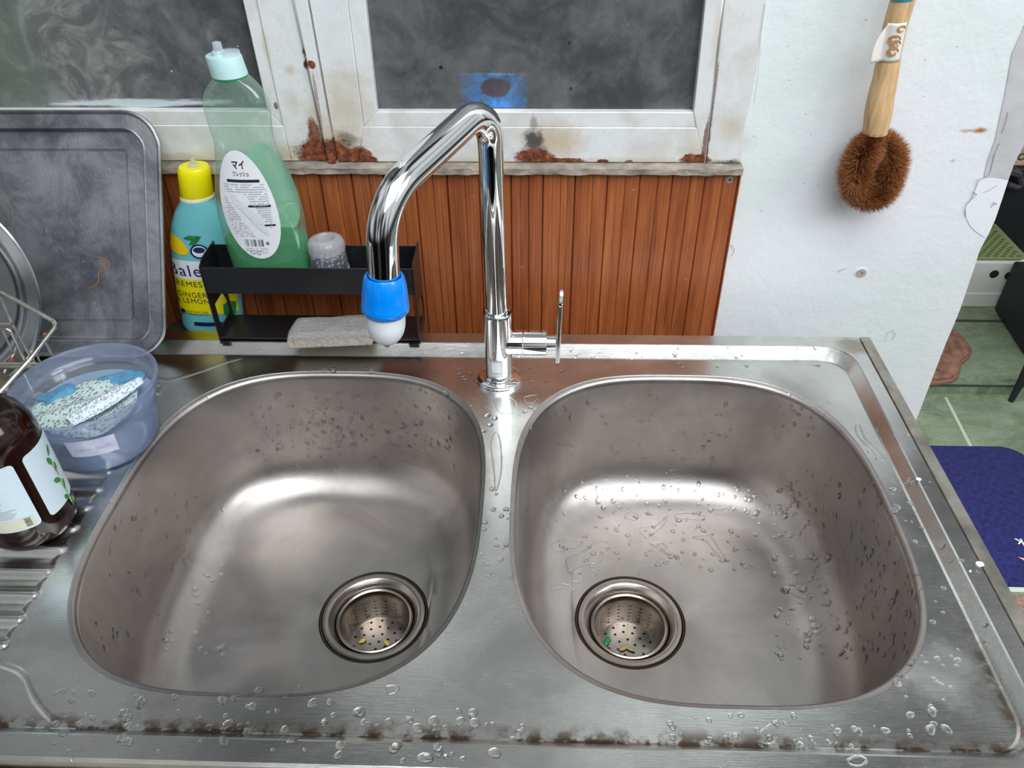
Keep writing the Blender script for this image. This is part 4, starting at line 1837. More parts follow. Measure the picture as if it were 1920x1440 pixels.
# ================================================================== GREEN DISH SOAP BOTTLE
GX, GY = -.2495, .0045
SH = .0648
t = thing('dish_soap_bottle', (GX, GY, SH), 'clear green dish soap bottle with pale cap on the upper caddy shelf', 'bottle')
gw = [(SH, .034), (SH + .002, .0385), (SH + .010, .0415), (.090, .0425), (.120, .0445), (.145, .0448), (.165, .0430), (.185, .0385), (.203, .0335), (.218, .0300), (.228, .0292), (.240, .0303),
      (.254, .0318), (.264, .0312), (.272, .0280), (.279, .0225), (.284, .0175), (.286, .0150)]
def gwid(z):
    for (a_, ra), (b_, rb) in zip(gw[:-1], gw[1:]):
        if a_ <= z <= b_:
            t_ = (z - a_) / (b_ - a_)
            t_ = t_ * t_ * (3 - 2 * t_) if False else t_
            return ra + (rb - ra) * t_
    return gw[-1][1]
def gdep(z):
    w_ = gwid(z)
    return min(w_ * .53, .0232) if z < .27 else max(w_ * .53, min(w_, .0150))
def gcx(z):
    return GX + (.0 if z < .2 else -.001 * sin((z - .2) / .08 * pi))
def gsurf(x_, z_, off=.0004, back=False):
    w_ = gwid(z_)
    d_ = gdep(z_)
    k_ = max(0, 1 - abs((x_ - gcx(z_)) / w_) ** 2.3)
    y_ = d_ * k_ ** (1 / 2.3)
    return Vector((x_, GY + (y_ + off if back else -y_ - off), z_))
rows = []
NG = 72
z_ = SH
zs = [SH, SH + .001, SH + .002, SH + .005, SH + .01]
z_ = SH + .014
while z_ < .286:
    zs.append(z_)
    z_ += .003
zs.append(.286)
for z_ in zs:
    w_, d_ = gwid(z_), gdep(z_)
    r = []
    for k in range(NG):
        a_ = 2 * pi * k / NG
        c_, s_ = cos(a_), sin(a_)
        rip = 0
        if .205 < z_ < .262:
            f_ = sin((z_ - .205) / .057 * pi)
            rip = .0006 * f_ * sin(a_ * 22 + (z_ - .2) * 120)
        r.append((gcx(z_) + (w_ + rip) * abs(c_) ** (2 / 2.3) * (1 if c_ >= 0 else -1), GY + (d_ + rip) * abs(s_) ** (2 / 2.3) * (1 if s_ >= 0 else -1), z_))
    rows.append(r)
mb = MB()
mb.grid(rows, closed_u=True)
mb.cap(rows[0], True)
gb = mb.build('bottle_body', M['greenshell'], t)
# liquid
mb = MB()
rr = []
zl = .119
for z_ in [SH + .0008, SH + .004, SH + .01] + [SH + .01 + (zl - SH - .01) * i / 8 for i in range(1, 9)]:
    w_, d_ = gwid(z_) - .0012, gdep(z_) - .0012
    rr.append([(gcx(z_) + w_ * abs(cos(a_)) ** (2 / 2.3) * (1 if cos(a_) >= 0 else -1), GY + d_ * abs(sin(a_)) ** (2 / 2.3) * (1 if sin(a_) >= 0 else -1), z_) for a_ in [2 * pi * k / NG for k in range(NG)]])
mb.grid(rr, closed_u=True)
mb.cap(rr[0], True)
mb.cap(rr[-1])
mb.build('soap_liquid', M['greenliquid'], t)
# neck ring and cap
mb = MB()
mb.lathe([(.0142, .2845), (.0160, .2850), (.0160, .2870), (.0140, .2872)], (GX, GY), 40)
mb.build('neck_ring', M['greenliquid'], t)
mb = MB()
P = [(.0164, .2868), (.0168, .2872), (.0166, .2920), (.0162, .3030), (.0156, .3050), (.0095, .3052), (.0088, .3070), (.0001, .3072)]
mb.lathe(P, (GX - .0005, GY), 48, cfun=lambda z: ((z - .286) * -.12, 0))
cp = mb.build('cap', M['mint'], t)
mb = MB()
mb.lathe([(.0070, .3068), (.0062, .3085), (.0044, .3100), (.0040, .3160), (.0032, .3163), (.0028, .3140)], (GX - .0060, GY - .001), 24)
mb.build('spout_tip', M['clearlid'], cp)
mb = MB()
mb.lathe([(.0105, .3050), (.0100, .3078), (.0040, .3084), (.0001, .3084)], (GX + .0025, GY + .001), 24)
mb.build('cap_tab', M['clearlid'], cp)
# back label (facing us) and printing
LC = (GX - .0035, .1625)
lab = []
for k in range(48):
    a_ = 2 * pi * k / 48
    zz = sin(a_) * .0575
    ww = .0285 * (1 - .12 * sin(a_))
    lab.append((LC[0] + cos(a_) * ww - zz * .05, LC[1] + zz))
mb = MB()
patch_grid(mb, lambda a_, b_: gsurf(a_, b_, .0004), lab)
lo = mb.build('label', M['paper'], t)
lo['label'] = 'white oval label with black print'
fn = lambda a_, b_: gsurf(a_, b_, .0007)
mb = MB()
put_text(mb, 'マイ', fn, LC[0] - .002, LC[1] + .0435, .0125, .0088, bold=.03)
put_text(mb, 'フレッシュ', fn, LC[0] - .001, LC[1] + .0345, .0160, .0050, bold=.02)

mb.build('brand_writing', M['ink'], t, smooth=False)
mb = MB()


def strip(x0_, x1_, z0_, z1_):
    n3 = max(1, int((x1_ - x0_) / .002))
    mb.grid([[fn(x0_ + (x1_ - x0_) * i / n3, z0_) for i in range(n3 + 1)], [fn(x0_ + (x1_ - x0_) * i / n3, z1_) for i in range(n3 + 1)]])


strip(LC[0] - .0165, LC[0] + .0165, LC[1] + .0262, LC[1] + .0290)
strip(LC[0] + .001, LC[0] + .0235, LC[1] + .0010, LC[1] + .0032)
strip(LC[0] + .009, LC[0] + .0245, LC[1] - .0200, LC[1] - .0180)
mb.build('heading_bars', M['ink'], t, smooth=False)
mb = MB()
# barcode
for i in range(26):
    x_ = LC[0] - .011 + i * .00075
    if random.random() < .8:
        strip(x_, x_ + random.choice([.0002, .0004, .0005]), LC[1] - .0430, LC[1] - .0350)
mb.build('barcode_print', M['ink'], t, smooth=False)
mb = MB()
# recycling style marks
put_text(mb, 'X', fn, LC[0] + .0125, LC[1] - .0395, .0042, bold=.05)
for (ax_, az_) in ((.0015, -.0505), (-.0048, -.0500)):
    for p_, q_ in zip(rrect(ax_ - .0022, ax_ + .0022, az_ - .0020, az_ + .0020, .0008, 2), rrect(ax_ - .0022, ax_ + .0022, az_ - .0020, az_ + .0020, .0008, 2)[1:]):
        a2 = Vector(p_)
        b2 = Vector(q_)
        d2 = (b2 - a2)
        if d2.length < 1e-6:
            continue
        n2 = Vector((-d2.y, d2.x)).normalized() * .0002
        mb.add([fn(LC[0] + (v_[0]), LC[1] + v_[1]) for v_ in (a2 - n2, b2 - n2, b2 + n2, a2 + n2)], [(0, 1, 2, 3)])
mb.build('recycling_marks', M['ink'], t, smooth=False)
mb = MB()
rnd = random.Random(3)
z_ = LC[1] + .0235
while z_ > LC[1] - .052:
    rel = (z_ - LC[1]) / .0575
    hw = .0265 * sqrt(max(0, 1 - rel * rel)) * .86
    if not (LC[1] - .045 < z_ < LC[1] - .034):
        x_ = -hw
        while x_ < hw:
            ln = rnd.uniform(.0008, .0022)
            inscratch = -.012 < x_ - (-(z_ - LC[1]) * .55) + .004 < .010 and z_ < LC[1] + .016 and z_ > LC[1] - .032
            if rnd.random() < .8 and not inscratch:
                strip(LC[0] + x_, LC[0] + min(x_ + ln, hw), z_, z_ + .0008)
            x_ += ln + .0005
    z_ -= .0024
mb.build('small_print', M['greyink'], t, smooth=False)
# torn patch of the label
mb = MB()
patch_grid(mb, lambda a_, b_: gsurf(a_, b_, .0010), [(LC[0] + p_[0], LC[1] + p_[1]) for p_ in [(-.016, .0150), (-.010, .0130), (.000, .0030), (.010, -.010), (.0165, -.026), (.0150, -.030), (.006, -.022), (-.004, -.006), (-.014, .006)]])
mb.build('torn_paper', flat('torn_label_paper', (.66, .68, .73), .7, bump=.5, bscale=200), t)
# front label seen through the bottle
mb = MB()
lab2 = []
for k in range(40):
    a_ = 2 * pi * k / 40
    lab2.append((GX + .012 + cos(a_) * .026 + sin(a_) * -.004, .165 + sin(a_) * .050))
patch_grid(mb, lambda a_, b_: gsurf(min(a_, gcx(b_) + gwid(b_) * .97), b_, .0004, True), lab2)
mb.build('front_label', M['mintlabel'], t)

# ================================================================== SMALL JAR
JX, JY = -.1865, .004
t = thing('small_jar', (JX, JY, SH), 'small clear jar with a ribbed translucent lid beside the green bottle', 'jar')
mb = MB()
mb.lathe([(.0001, SH), (.0195, SH), (.0208, SH + .002), (.0206, .085), (.0196, .1045), (.0190, .1060)], (JX, JY), 48)
mb.build('jar_body', M['jarshell'], t)
mb = MB()
mb.lathe([(.0202, SH + .010), (.0212, SH + .011), (.0210, SH + .017), (.0200, SH + .018)], (JX, JY), 48)
mb.build('blue_band', flat('pale_blue_band', (.25, .50, .68), .4), t)
mb = MB()
rows = []
for r_, z_ in [(.0194, .1035), (.0196, .1090), (.0190, .1130), (.0172, .1160), (.0140, .1175), (.0105, .1180), (.0090, .1165), (.0086, .1120), (.0001, .1118)]:
    rows.append([(JX + (r_ + (.0004 if (k // 2) % 2 and r_ > .013 else 0)) * cos(2 * pi * k / 64), JY + (r_ + (.0004 if (k // 2) % 2 and r_ > .013 else 0)) * sin(2 * pi * k / 64), z_) for k in range(64)])
mb.grid(rows, closed_u=True)
mb.build('jar_lid', M['clearlid'], t)
m, nt, b = newmat('flaky_contents')
n = NT(nt)
n.link(n.ramp(n.voro(260, feature='F1'), [(.1, (.62, .60, .55)), (.35, (.25, .25, .27)), (.6, (.03, .035, .045))]), b.inputs['Base Color'])
mb = MB()
mb.lathe([(.0001, SH + .001), (.0190, SH + .001), (.0195, .082), (.0186, .0990), (.0001, .1000)], (JX, JY), 40)
mb.build('jar_contents', m, t)

# ================================================================== TURQUOISE HAND SOAP
HX, HY = -.3545, .0455
HZ = -.0268
lean = .135
t = thing('hand_soap_bottle', (HX, HY, HZ), 'turquoise and yellow liquid soap bottle with yellow cap between baking tray and caddy', 'bottle')
hw_ = [(HZ, .030), (HZ + .002, .0345), (HZ + .008, .0372), (.02, .0382), (.06, .0385), (.09, .0375), (.112, .0335), (.128, .0270), (.138, .0205), (.143, .0180), (.145, .0172)]
def hwid(z):
    for (a_, ra), (b_, rb) in zip(hw_[:-1], hw_[1:]):
        if a_ <= z <= b_:
            return ra + (rb - ra) * (z - a_) / (b_ - a_)
    return hw_[-1][1]
def hdep(z):
    return min(.0165, hwid(z) * .95)
def hcx(z):
    return HX + (z - HZ) * lean
def hs(x_, z_, off=.0004):
    x_ = max(hcx(z_) - hwid(z_) * .985, min(hcx(z_) + hwid(z_) * .985, x_))
    k_ = max(0, 1 - abs((x_ - hcx(z_)) / hwid(z_)) ** 2.2)
    return Vector((x_, HY - hdep(z_) * k_ ** (1 / 2.2) - off, z_))
rows = []
zs = [HZ, HZ + .001, HZ + .002, HZ + .004, HZ + .008] + [HZ + .012 + i * .003 for i in range(int((.145 - HZ - .012) / .003) + 1)] + [.145]
for z_ in zs:
    rows.append([(hcx(z_) + hwid(z_) * abs(cos(a_)) ** (2 / 2.2) * (1 if cos(a_) >= 0 else -1), HY + hdep(z_) * abs(sin(a_)) ** (2 / 2.2) * (1 if sin(a_) >= 0 else -1), z_) for a_ in [2 * pi * k / 64 for k in range(64)]])
mb = MB()
mb.grid(rows, closed_u=True)
mb.cap(rows[0], True)
mb.build('bottle_body', M['turq'], t)
cfh = lambda z: ((z - HZ) * lean, 0)
mb = MB()
mb.lathe([(.0185, .1445), (.0188, .1460), (.0178, .1485)], (HX, HY), 40, sy=.9, cfun=cfh)
mb.build('neck', M['cream'], t)
mb = MB()
rows = []
for r_, z_ in [(.0172, .1475), (.0176, .1482), (.0172, .1700), (.0168, .1775), (.0150, .1800), (.0070, .1802), (.0066, .1798)]:
    rows.append([(HX + (z_ - HZ) * lean + (r_ + .0002 * (k % 2)) * cos(2 * pi * k / 72), HY + .9 * (r_ + .0002 * (k % 2)) * sin(2 * pi * k / 72), z_) for k in range(72)])
mb.grid(rows, closed_u=True)
mb.cap(rows[-1])
cp = mb.build('cap', M['yellow'], t)
mb = MB()
mb.lathe([(.0062, .1800), (.0060, .1815), (.0030, .1825), (.0026, .1880), (.0020, .1880), (.0018, .1850)], (HX, HY), 24, cfun=cfh)
mb.build('nozzle', M['clearlid'], cp)


def hpatch(name, pts, mat, off=.0004, parent=None):
    mb = MB()
    patch_grid(mb, lambda a_, b_: hs(a_, b_, off), [(hcx(p_[1]) + p_[0], p_[1]) for p_ in pts])
    return mb.build(name, mat, parent or t)


def hband(name, z0_, z1_, mat, off=.0004, x0f=-.93, x1f=.93):
    mb = MB()
    rows = []
    for j in range(9):
        z_ = z0_ + (z1_ - z0_) * j / 8
        rows.append([hs(hcx(z_) + hwid(z_) * (x0f + (x1f - x0f) * i / 24), z_, off) for i in range(25)])
    mb.grid(rows)
    return mb.build(name, mat, t)


zB = lambda v: at(365, v, 1, .030).z
hband('white_band', zB(524), zB(489), M['white'])
hband('yellow_band', zB(588), zB(524), M['ylabel'], .0005)
# lemon, leaves, seal, ginger
xB = lambda u, v: at(u, v, 1, .030).x - hcx(at(u, v, 1, .030).z)
def ptB(u, v):
    p_ = at(u, v, 1, .030)
    return (p_.x - hcx(p_.z), p_.z)
hpatch('lemon_print', [ptB(u, v) for u, v in [(300, 443), (316, 440), (333, 447), (346, 458), (354, 470), (352, 477), (338, 479), (320, 474), (306, 468), (300, 460)]], M['lemon'], .0006)
hpatch('leaf_print', [ptB(u, v) for u, v in [(343, 446), (354, 441), (366, 441), (378, 442), (372, 452), (364, 459), (354, 458), (360, 449), (350, 449)]], M['leaf'], .0007)
hpatch('ginger_print', [ptB(u, v) for u, v in [(393, 480), (397, 466), (406, 465), (409, 459), (413, 463), (413, 475), (400, 484)]], M['ginger'], .0006)
cs = ptB(374.5, 470.5)
hpatch('seal_print', ell(cs[0], cs[1], .0105, .0090, 28), M['navy'], .0008)
hpatch('seal_ring', ell(cs[0], cs[1], .0082, .0070, 28), M['white'], .0009)
hpatch('seal_centre', ell(cs[0], cs[1] + .0018, .0068, .0038, 20), M['navy'], .0010)
hpatch('lower_lemon_print', [ptB(u, v) for u, v in [(309, 596), (318, 593), (328, 600), (336, 608), (334, 612), (315, 606)]], M['lemon'], .0006)
hpatch('lower_leaf_print', [ptB(u, v) for u, v in [(330, 592), (340, 591), (338, 598), (331, 602)]], M['leaf'], .0006)
hpatch('right_leaf_print', [ptB(u, v) for u, v in [(418, 572), (428, 566), (440, 570), (440, 592), (428, 596), (420, 590)]], M['leaf'], .0006)
hpatch('right_lemon_print', [ptB(u, v) for u, v in [(420, 606), (430, 602), (438, 603), (434, 610), (424, 612)]], M['lemon'], .0006)
hband('navy_band', zB(610), zB(603), M['navy'], .0007, -.45, .9)
mbt = MB()
fnh = lambda a_, b_: hs(a_, b_, .0009)
def htext(s_, u0, v0, u1, hpx, bold=0.0):
    p_ = at(u0, v0, 1, .030)
    q_ = at(u1, v0, 1, .030)
    h_ = abs(at(u0, v0 - hpx / 2, 1, .030).z - at(u0, v0 + hpx / 2, 1, .030).z)
    put_text(mbt, s_, fnh, p_.x, p_.z, q_.x - p_.x, h_, left=True, bold=bold)
htext('Balea', 313, 507, 396, 21, 0.0)
mbt.build('brand_writing', M['navy'], t, smooth=False)
mbt = MB()
htext('CREMESEIFE', 314, 532, 414, 10, 0)
htext('GINGER', 330, 552, 389, 9, 0)
htext('& LEMON', 327, 563.5, 393, 9, 0)
htext('MOISTURE CARE', 348, 584.5, 391, 4, 0)
htext('Feuchtigkeitsformel', 348, 589, 392, 4, 0)
mbt.build('variety_writing', M['ink'], t, smooth=False)
hpatch('drop_print', ell(ptB(341, 585)[0], ptB(341, 585)[1], .0036, .0032, 16), M['navy'], .0009)

# ================================================================== BAKING TRAY
tp = Vector((-.34, G - .004, 0))
ztr = at(200, 206, 1, G - .014).z
A0 = Vector((0, G - .014, ztr))           # rim line top
B0 = Vector((0, -.046, DZ + .004))        # rim line bottom
up = (A0 - B0)
Lh = up.length
up.normalize()
nrm = Vector((0, up.z, -up.y))            # towards the wall
if nrm.y < 0:
    nrm = -nrm
rxr = -.349
t = thing('baking_tray', (-.5, -.04, DZ), 'large scratched aluminium baking tray leaning upright against the window and wall', 'tray')


def tloop(inset, depth, r):
    pts = rrect(-.86 + inset, rxr - inset, inset, Lh - inset, max(.004, r - inset * .6), 12)
    out = []
    for x_, s_ in pts:
        dent = .0015 * mnoise.noise(Vector((x_ * 25, s_ * 40, 0)))
        if x_ > rxr - .05:
            x_ += .0022 * mnoise.noise(Vector((s_ * 28, 3, 0))) + .0008 * mnoise.noise(Vector((s_ * 120, 9, 0)))
        x_ -= (1 - s_ / Lh) * .024
        out.append(Vector((x_, 0, 0)) + B0 + up * s_ + nrm * (depth + dent * (.5 if inset < .03 else 1)))
    return out


mb = MB()
mb.grid([tloop(.0, .0030, .040), tloop(.0, .0, .040), tloop(.0015, -.0014, .040), tloop(.0032, .0, .040), tloop(.0045, .0012, .038), tloop(.017, .0012, .034), tloop(.0178, .0004, .034), tloop(.0188, .0012, .034), tloop(.0205, .0085, .032), tloop(.0215, .0095, .030),
         tloop(.0385, .0095, .028), tloop(.0392, .0113, .027), tloop(.0404, .0113, .027), tloop(.0411, .0095, .026), tloop(.06, .0095, .03), tloop(.08, .0095, .03), tloop(.10, .0095, .03), tloop(.12, .0095, .01)], closed_u=True)
mb.cap(tloop(.12, .0095, .01))
mb.build('tray_pan', M['alu'], t, auto=False).data.set_sharp_from_angle(angle=radians(22))
mb = MB()
def trp(u, v, o=.0090):
    return atp(u, v, B0 + nrm * o, nrm)
pts = [trp(u, v) for u, v in [(180, 483), (193, 483), (191, 492), (198, 488), (205, 494), (203, 502), (196, 508), (184, 511), (185, 524), (184, 530), (176, 537), (165, 541)]]
mb.tube(densify(pts, 30), .0006, 5)
mb.build('rust_stain', M['rustmark'], t)

# ================================================================== ROUND PLATE IN THE RACK
t = None
PY = -.085
cpx = at(-145, 548, 1, PY)
e1 = at(62, 548, 1, PY)
R_ = e1.x - cpx.x
axn = Vector((.10, -.96, .28)).normalized()     # facing the camera, leaning back
cc = Vector((cpx.x, PY, cpx.z))
t = thing('metal_plate', (cc.x, cc.y, cc.z - R_), 'round stainless steel plate standing in the wire dish rack at the left edge', 'plate')
mb = MB()
lathe_ax(mb, [(.0001, -.014), (R_ * .72, -.014), (R_ * .80, -.012), (R_ * .84, -.006), (R_ * .87, -.003), (R_ * .965, -.001), (R_ * .985, .0008), (R_, .0), (R_ * .992, -.0022), (R_ * .96, -.0030), (R_ * .86, -.006), (R_ * .80, -.0135)], cc, axn, 96)
mb.build('plate', M['platesteel'], t)

# ================================================================== WIRE DISH RACK
t = thing('dish_rack', (-.47, -.12, DZ), 'wire dish rack with rusty welds holding a steel plate on the drainboard', 'rack')
ry = -.115


def q3(u, v, y_=None):
    return at(u, v, 1, ry if y_ is None else y_)


mb = MB()
hl = fillet_path([q3(-60, 515, -.10), q3(3, 548, -.11), q3(108, 607, -.125), q3(55, 675, -.165), q3(-15, 752, -.205)], [.004, .007, .05], 6)
mb.tube(hl, .0021, 12)
mb.build('end_handle', M['chrome_dull'], t)
for (pp, rr) in (([q3(1, 555, -.11), q3(22, 606, -.112), q3(57, 668, -.115)], .0017), ([q3(-20, 615, -.118), q3(17, 617, -.118), q3(25, 630, -.118), q3(49, 681, -.12)], .0017),
                 ([q3(-20, 608, -.125), q3(23, 607, -.125)], .0019), ([q3(2, 612, -.10), q3(25, 664, -.10)], .0011), ([q3(25, 664, -.10), q3(7, 700, -.12)], .0013), ([q3(31, 648, -.098), q3(25, 664, -.10)], .0010),
                 ([q3(84, 640, -.12), q3(97, 664, -.12)], .0014), ([q3(68, 663, -.12), q3(76, 682, -.12)], .0012), ([q3(60, 668, -.115), q3(72, 700, -.12)], .0014)):
    mb = MB()
    mb.tube(fillet_path(pp, .006, 5) if len(pp) > 2 else pp, rr, 10)
    mb.build('wire', M['chrome_dull'], t)
mb = MB()
mb.tube([q3(-60, 681, -.125), q3(72, 683, -.125)], .0021, 10)
mb.build('base_wire', M['chrome_dull'], t)
mb = MB()
mb.tube([q3(-60, 686, -.14), q3(60, 688, -.14)], .0017, 10)
mb.build('base_wire', M['chrome_dull'], t)
for (u, v, y_) in ((25, 666, -.10), (22, 675, -.108), (12, 688, -.115), (86, 628, -.135), (24, 706, -.13)):
    mb = MB()
    p_ = q3(u, v, y_)
    lathe_ax(mb, [(.0001, -.003), (.0019, -.002), (.0024, 0), (.0018, .002), (.0001, .003)], p_, Vector((.4, .2, -.8)), 8)
    mb.build('rusty_weld', M['wirerust'], t)
mb = MB()
pa, pb = q3(-50, 725, -.15), q3(15, 712, -.15)
g0 = at(-80, 700, 2, .012)
g1 = at(24, 700, 2, .012)
g2 = at(14, 730, 2, .012)
g3 = at(-90, 735, 2, .012)
mb.prism([(p_.x, p_.y) for p_ in (g0, g1, g2, g3)], 'z', .006, .012)
mb.build('foot_bar', flat('tarnished_plate', (.30, .26, .19), .35, .8, var=.4, vscale=60), t, bevel=.002)
mb = MB()
for (x_, y_) in ((-.50, -.10), (-.46, -.10), (-.50, -.17), (-.463, -.165)):
    mb = MB()
    mb.tube([(x_, y_, DZ), (x_, y_, .012)], .002, 8)
    mb.build('rack_foot', M['chrome_dull'], t)

# ================================================================== TUB
TX, TY = -.3845, -.1775
t = thing('plastic_tub', (TX, TY, DZ), 'round translucent plastic tub of cloudy blue water on the drainboard beside the left bowl', 'tub')
Zb, Zt = DZ + .0018, .060
rb, rt_ = .0515, .0655
def tr(z):
    return rb + (rt_ - .004 - rb) * (z - Zb) / (Zt - Zb)
mb = MB()
P = [(.0001, Zb), (rb - .003, Zb), (rb, Zb + .003), (tr(.02), .02), (tr(.040), .040), (tr(.0415) + .0015, .0415), (tr(.046) + .0025, .046), (rt_ - .0015, .0485), (rt_ - .001, .0575), (rt_ + .0008, .0590), (rt_ + .0010, .0600), (rt_ - .0005, .0606),
     (rt_ - .0030, .0600), (rt_ - .0042, .0560), (rt_ - .0046, .0490), (rt_ - .0070, .0470), (tr(.044) - .0015, .044)]
mb.lathe(P, (TX, TY), 96)
mb.build('tub_shell', M['tubshell'], t)
mb = MB()
P = [(.0001, Zb + .0008), (rb - .004, Zb + .0008), (rb - .0015, Zb + .004), (tr(.02) - .0012, .02), (tr(.034) - .0012, .0345), (.0001, .0345)]
mb.lathe(P, (TX, TY), 72)
mb.build('cloudy_water', M['milkwater'], t)
# vertical ribbing inside (part of shell look)
# sticker
mb = MB()
def tubs(a_, z_, off=.0006):
    rr = tr(z_) + .0028 + off if z_ > .0415 else tr(z_) + off
    return Vector((TX + rr * cos(a_), TY + rr * sin(a_), z_))
a1 = atan2(at(180, 870, 1, -.225).y - TY, at(180, 870, 1, -.225).x - TX)
ac = -1.18
rows = [[tubs(ac - .36 + .72 * i / 12, .0185 + .0210 * j / 4 - .003 * (i / 12), .0007) for i in range(13)] for j in range(5)]
mb.grid(rows)
so = mb.build('sticker', flat('translucent_sticker', (.56, .59, .74), .5, var=.15, vscale=90), t)
mb = MB()
put_text(mb, 'Home  Sauce', lambda a_, b_: tubs(ac + a_ / .058, b_, .0010), 0, .027, .030, .0048, rot=-.04)
mb.build('sticker_writing', flat('faded_ink', (.40, .42, .62), .6), so, smooth=False)

# netted cloth and blue sponges in the tub
def blob(name, cx_, cy_, cz_, a_, b_, h_, rot, mat, nz_=.0015, freq=60, seg=48):
    rows = []
    for i in range(1, 16):
        ph = pi * i / 16
        r = []
        for k in range(seg):
            th = 2 * pi * k / seg
            sx_ = sin(ph) ** .6
            x_ = a_ * sx_ * abs(cos(th)) ** .8 * (1 if cos(th) > 0 else -1)
            y_ = b_ * sx_ * abs(sin(th)) ** .8 * (1 if sin(th) > 0 else -1)
            z__ = h_ * abs(cos(ph)) ** .7 * (1 if cos(ph) > 0 else -1)
            v_ = Vector((x_, y_, z__))
            v_ *= 1 + nz_ / max(a_, b_) * 10 * mnoise.noise(Vector((x_ * freq + cx_ * 50, y_ * freq, z__ * freq)))
            r.append((cx_ + v_.x * cos(rot) - v_.y * sin(rot), cy_ + v_.x * sin(rot) + v_.y * cos(rot), cz_ + v_.z))
        rows.append(r)
    mb = MB()
    mb.grid(rows, closed_u=True)
    mb.cap(rows[0])
    mb.cap(rows[-1], True)
    return mb.build(name, mat, None, auto=False)


def m_net(name, base, hole, sc=260):
    m, nt, b = newmat(name)
    n = NT(nt)
    vec = n.map((1, .72, 1), rot=(0, 0, .5))
    h = n.math('SUBTRACT', .55, n.voro(sc, vec))
    c = n.mix(n.rng(h, .12, .24), base, hole)
    n.link(c, b.inputs['Base Color'])
    b.inputs['Roughness'].default_value = .8
    n.bump(n.math('MULTIPLY', h, -1.0), .9, .0016, b)
    return m


M['net'] = m_net('netted_cloth', (.52, .64, .62), (.17, .25, .23), 330)
M['netw'] = m_net('white_netted_cloth', (.68, .76, .84), (.34, .42, .47), 420)
bs = flat('blue_sponge', (.09, .26, .42), .85, 0, bump=.9, bscale=220, var=.3, vscale=120)
ob = blob('sponge', TX + .012, TY + .036, .0345, .022, .010, .0050, .30, bs)
tag(ob, 'wet blue sponge at the back of the plastic tub under the netted cloth', 'sponge', None)
ob = blob('sponge', TX - .040, TY + .010, .0340, .010, .015, .0050, -.5, bs)
tag(ob, 'wet blue sponge at the left side of the plastic tub', 'sponge', None)
rows = []
# folded netted cloth: heightfield disc
mb = MB()
for i in range(1, 41):
    rr = i / 40
    r = []
    for k in range(120):
        th = 2 * pi * k / 120
        lim = .0500 * (1 - .09 * sin(3 * th + 1))
        x_ = lim * rr * cos(th)
        y_ = lim * rr * sin(th) * .90 - .0045
        fold = .0035 * exp(-((x_ * .5 - y_ * .86 - .004) / .007) ** 2)
        z__ = .0375 + .0030 * mnoise.noise(Vector((x_ * 45, y_ * 45, 2))) + fold + .007 * max(0, (x_ - .015) / .03) ** 1.2 - .003 * rr ** 4
        r.append((TX + x_, TY + y_, z__))
    rows.append(r)
mb.grid(rows, closed_u=True)
mb.cap(rows[0])
ob = mb.build('netted_cloth', M['net'], None, auto=False, solid=.0012)
tag(ob, 'pale green netted scrubbing cloth soaking on top in the plastic tub', 'cloth')
mb = MB()
rows = []
for i in range(31):
    s_ = i / 30
    r = []
    for j in range(15):
        w_ = (j / 14 - .5)
        cx_ = TX - .004 + .050 * s_
        cy_ = TY - .034 + .052 * s_
        wdt = .022 * sin(pi * min(1, .25 + s_ * .62)) 
        x_ = cx_ + w_ * wdt * .78
        y_ = cy_ - w_ * wdt * .62
        z__ = .0400 + .0095 * s_ + .0040 * cos(w_ * pi) + .0012 * sin(w_ * 16)
        rad = sqrt((x_ - TX) ** 2 + (y_ - TY) ** 2)
        if rad > .0565:
            x_ = TX + (x_ - TX) * .0565 / rad
            y_ = TY + (y_ - TY) * .0565 / rad
        r.append((x_, y_, z__))
    rows.append(r)
mb.grid(rows)
ob = mb.build('netted_cloth', M['netw'], None, auto=False, solid=.0012)
tag(ob, 'folded white netted cloth climbing the right side of the plastic tub', 'cloth')

# ================================================================== AMBER BOTTLE
AX, AY = -.4015, -.2865
AR = .0362
t = thing('amber_bottle', (AX, AY, DZ), 'dark amber bottle with pale leaf labels standing on the drainboard at the left edge', 'bottle')
A_ = [(.0001, DZ + .001), (.030, DZ + .001), (.0345, DZ + .002), (AR, DZ + .005), (AR + .0004, DZ + .008), (AR, DZ + .012), (AR, .084)]
for k in range(1, 13):
    a_ = pi / 2 * k / 12
    A_.append((.0145 + (AR - .0145) * cos(a_) ** .9 if k < 12 else .0145, .084 + .036 * sin(a_)))
A_ += [(.0140, .124), (.0140, .129), (.0165, .130), (.0165, .150), (.0140, .152), (.0001, .152)]
mb = MB()
mb.lathe(A_, (AX, AY), 96)
mb.build('bottle_body', M['amber'], t)


def am(a_, z_, off=.0005):
    return Vector((AX + (AR + off) * cos(a_), AY + (AR + off) * sin(a_), z_))


def am_ang(u, v, rad=AR):
    # angle on the cylinder under the pixel
    d_ = ray(u, v)
    ox, oy = CAM_P.x - AX, CAM_P.y - AY
    A2 = d_.x ** 2 + d_.y ** 2
    B2 = 2 * (ox * d_.x + oy * d_.y)
    C2 = ox * ox + oy * oy - rad * rad
    D2 = B2 * B2 - 4 * A2 * C2
    if D2 < 0:
        D2 = 0
    tt = (-B2 - sqrt(D2)) / (2 * A2)
    p_ = CAM_P + d_ * tt
    return atan2(p_.y - AY, p_.x - AX), p_.z


def am_label(name, a0_, a1_, z0_, z1_, mat, off, r=.004, parent=None):
    mb = MB()
    pts = rrect(a0_ * AR, a1_ * AR, z0_, z1_, r, 5)
    cx_ = (a0_ + a1_) / 2 * AR
    patch_grid(mb, lambda q_, z_: am(q_ / AR, z_, off), pts)
    return mb.build(name, mat, parent or t)


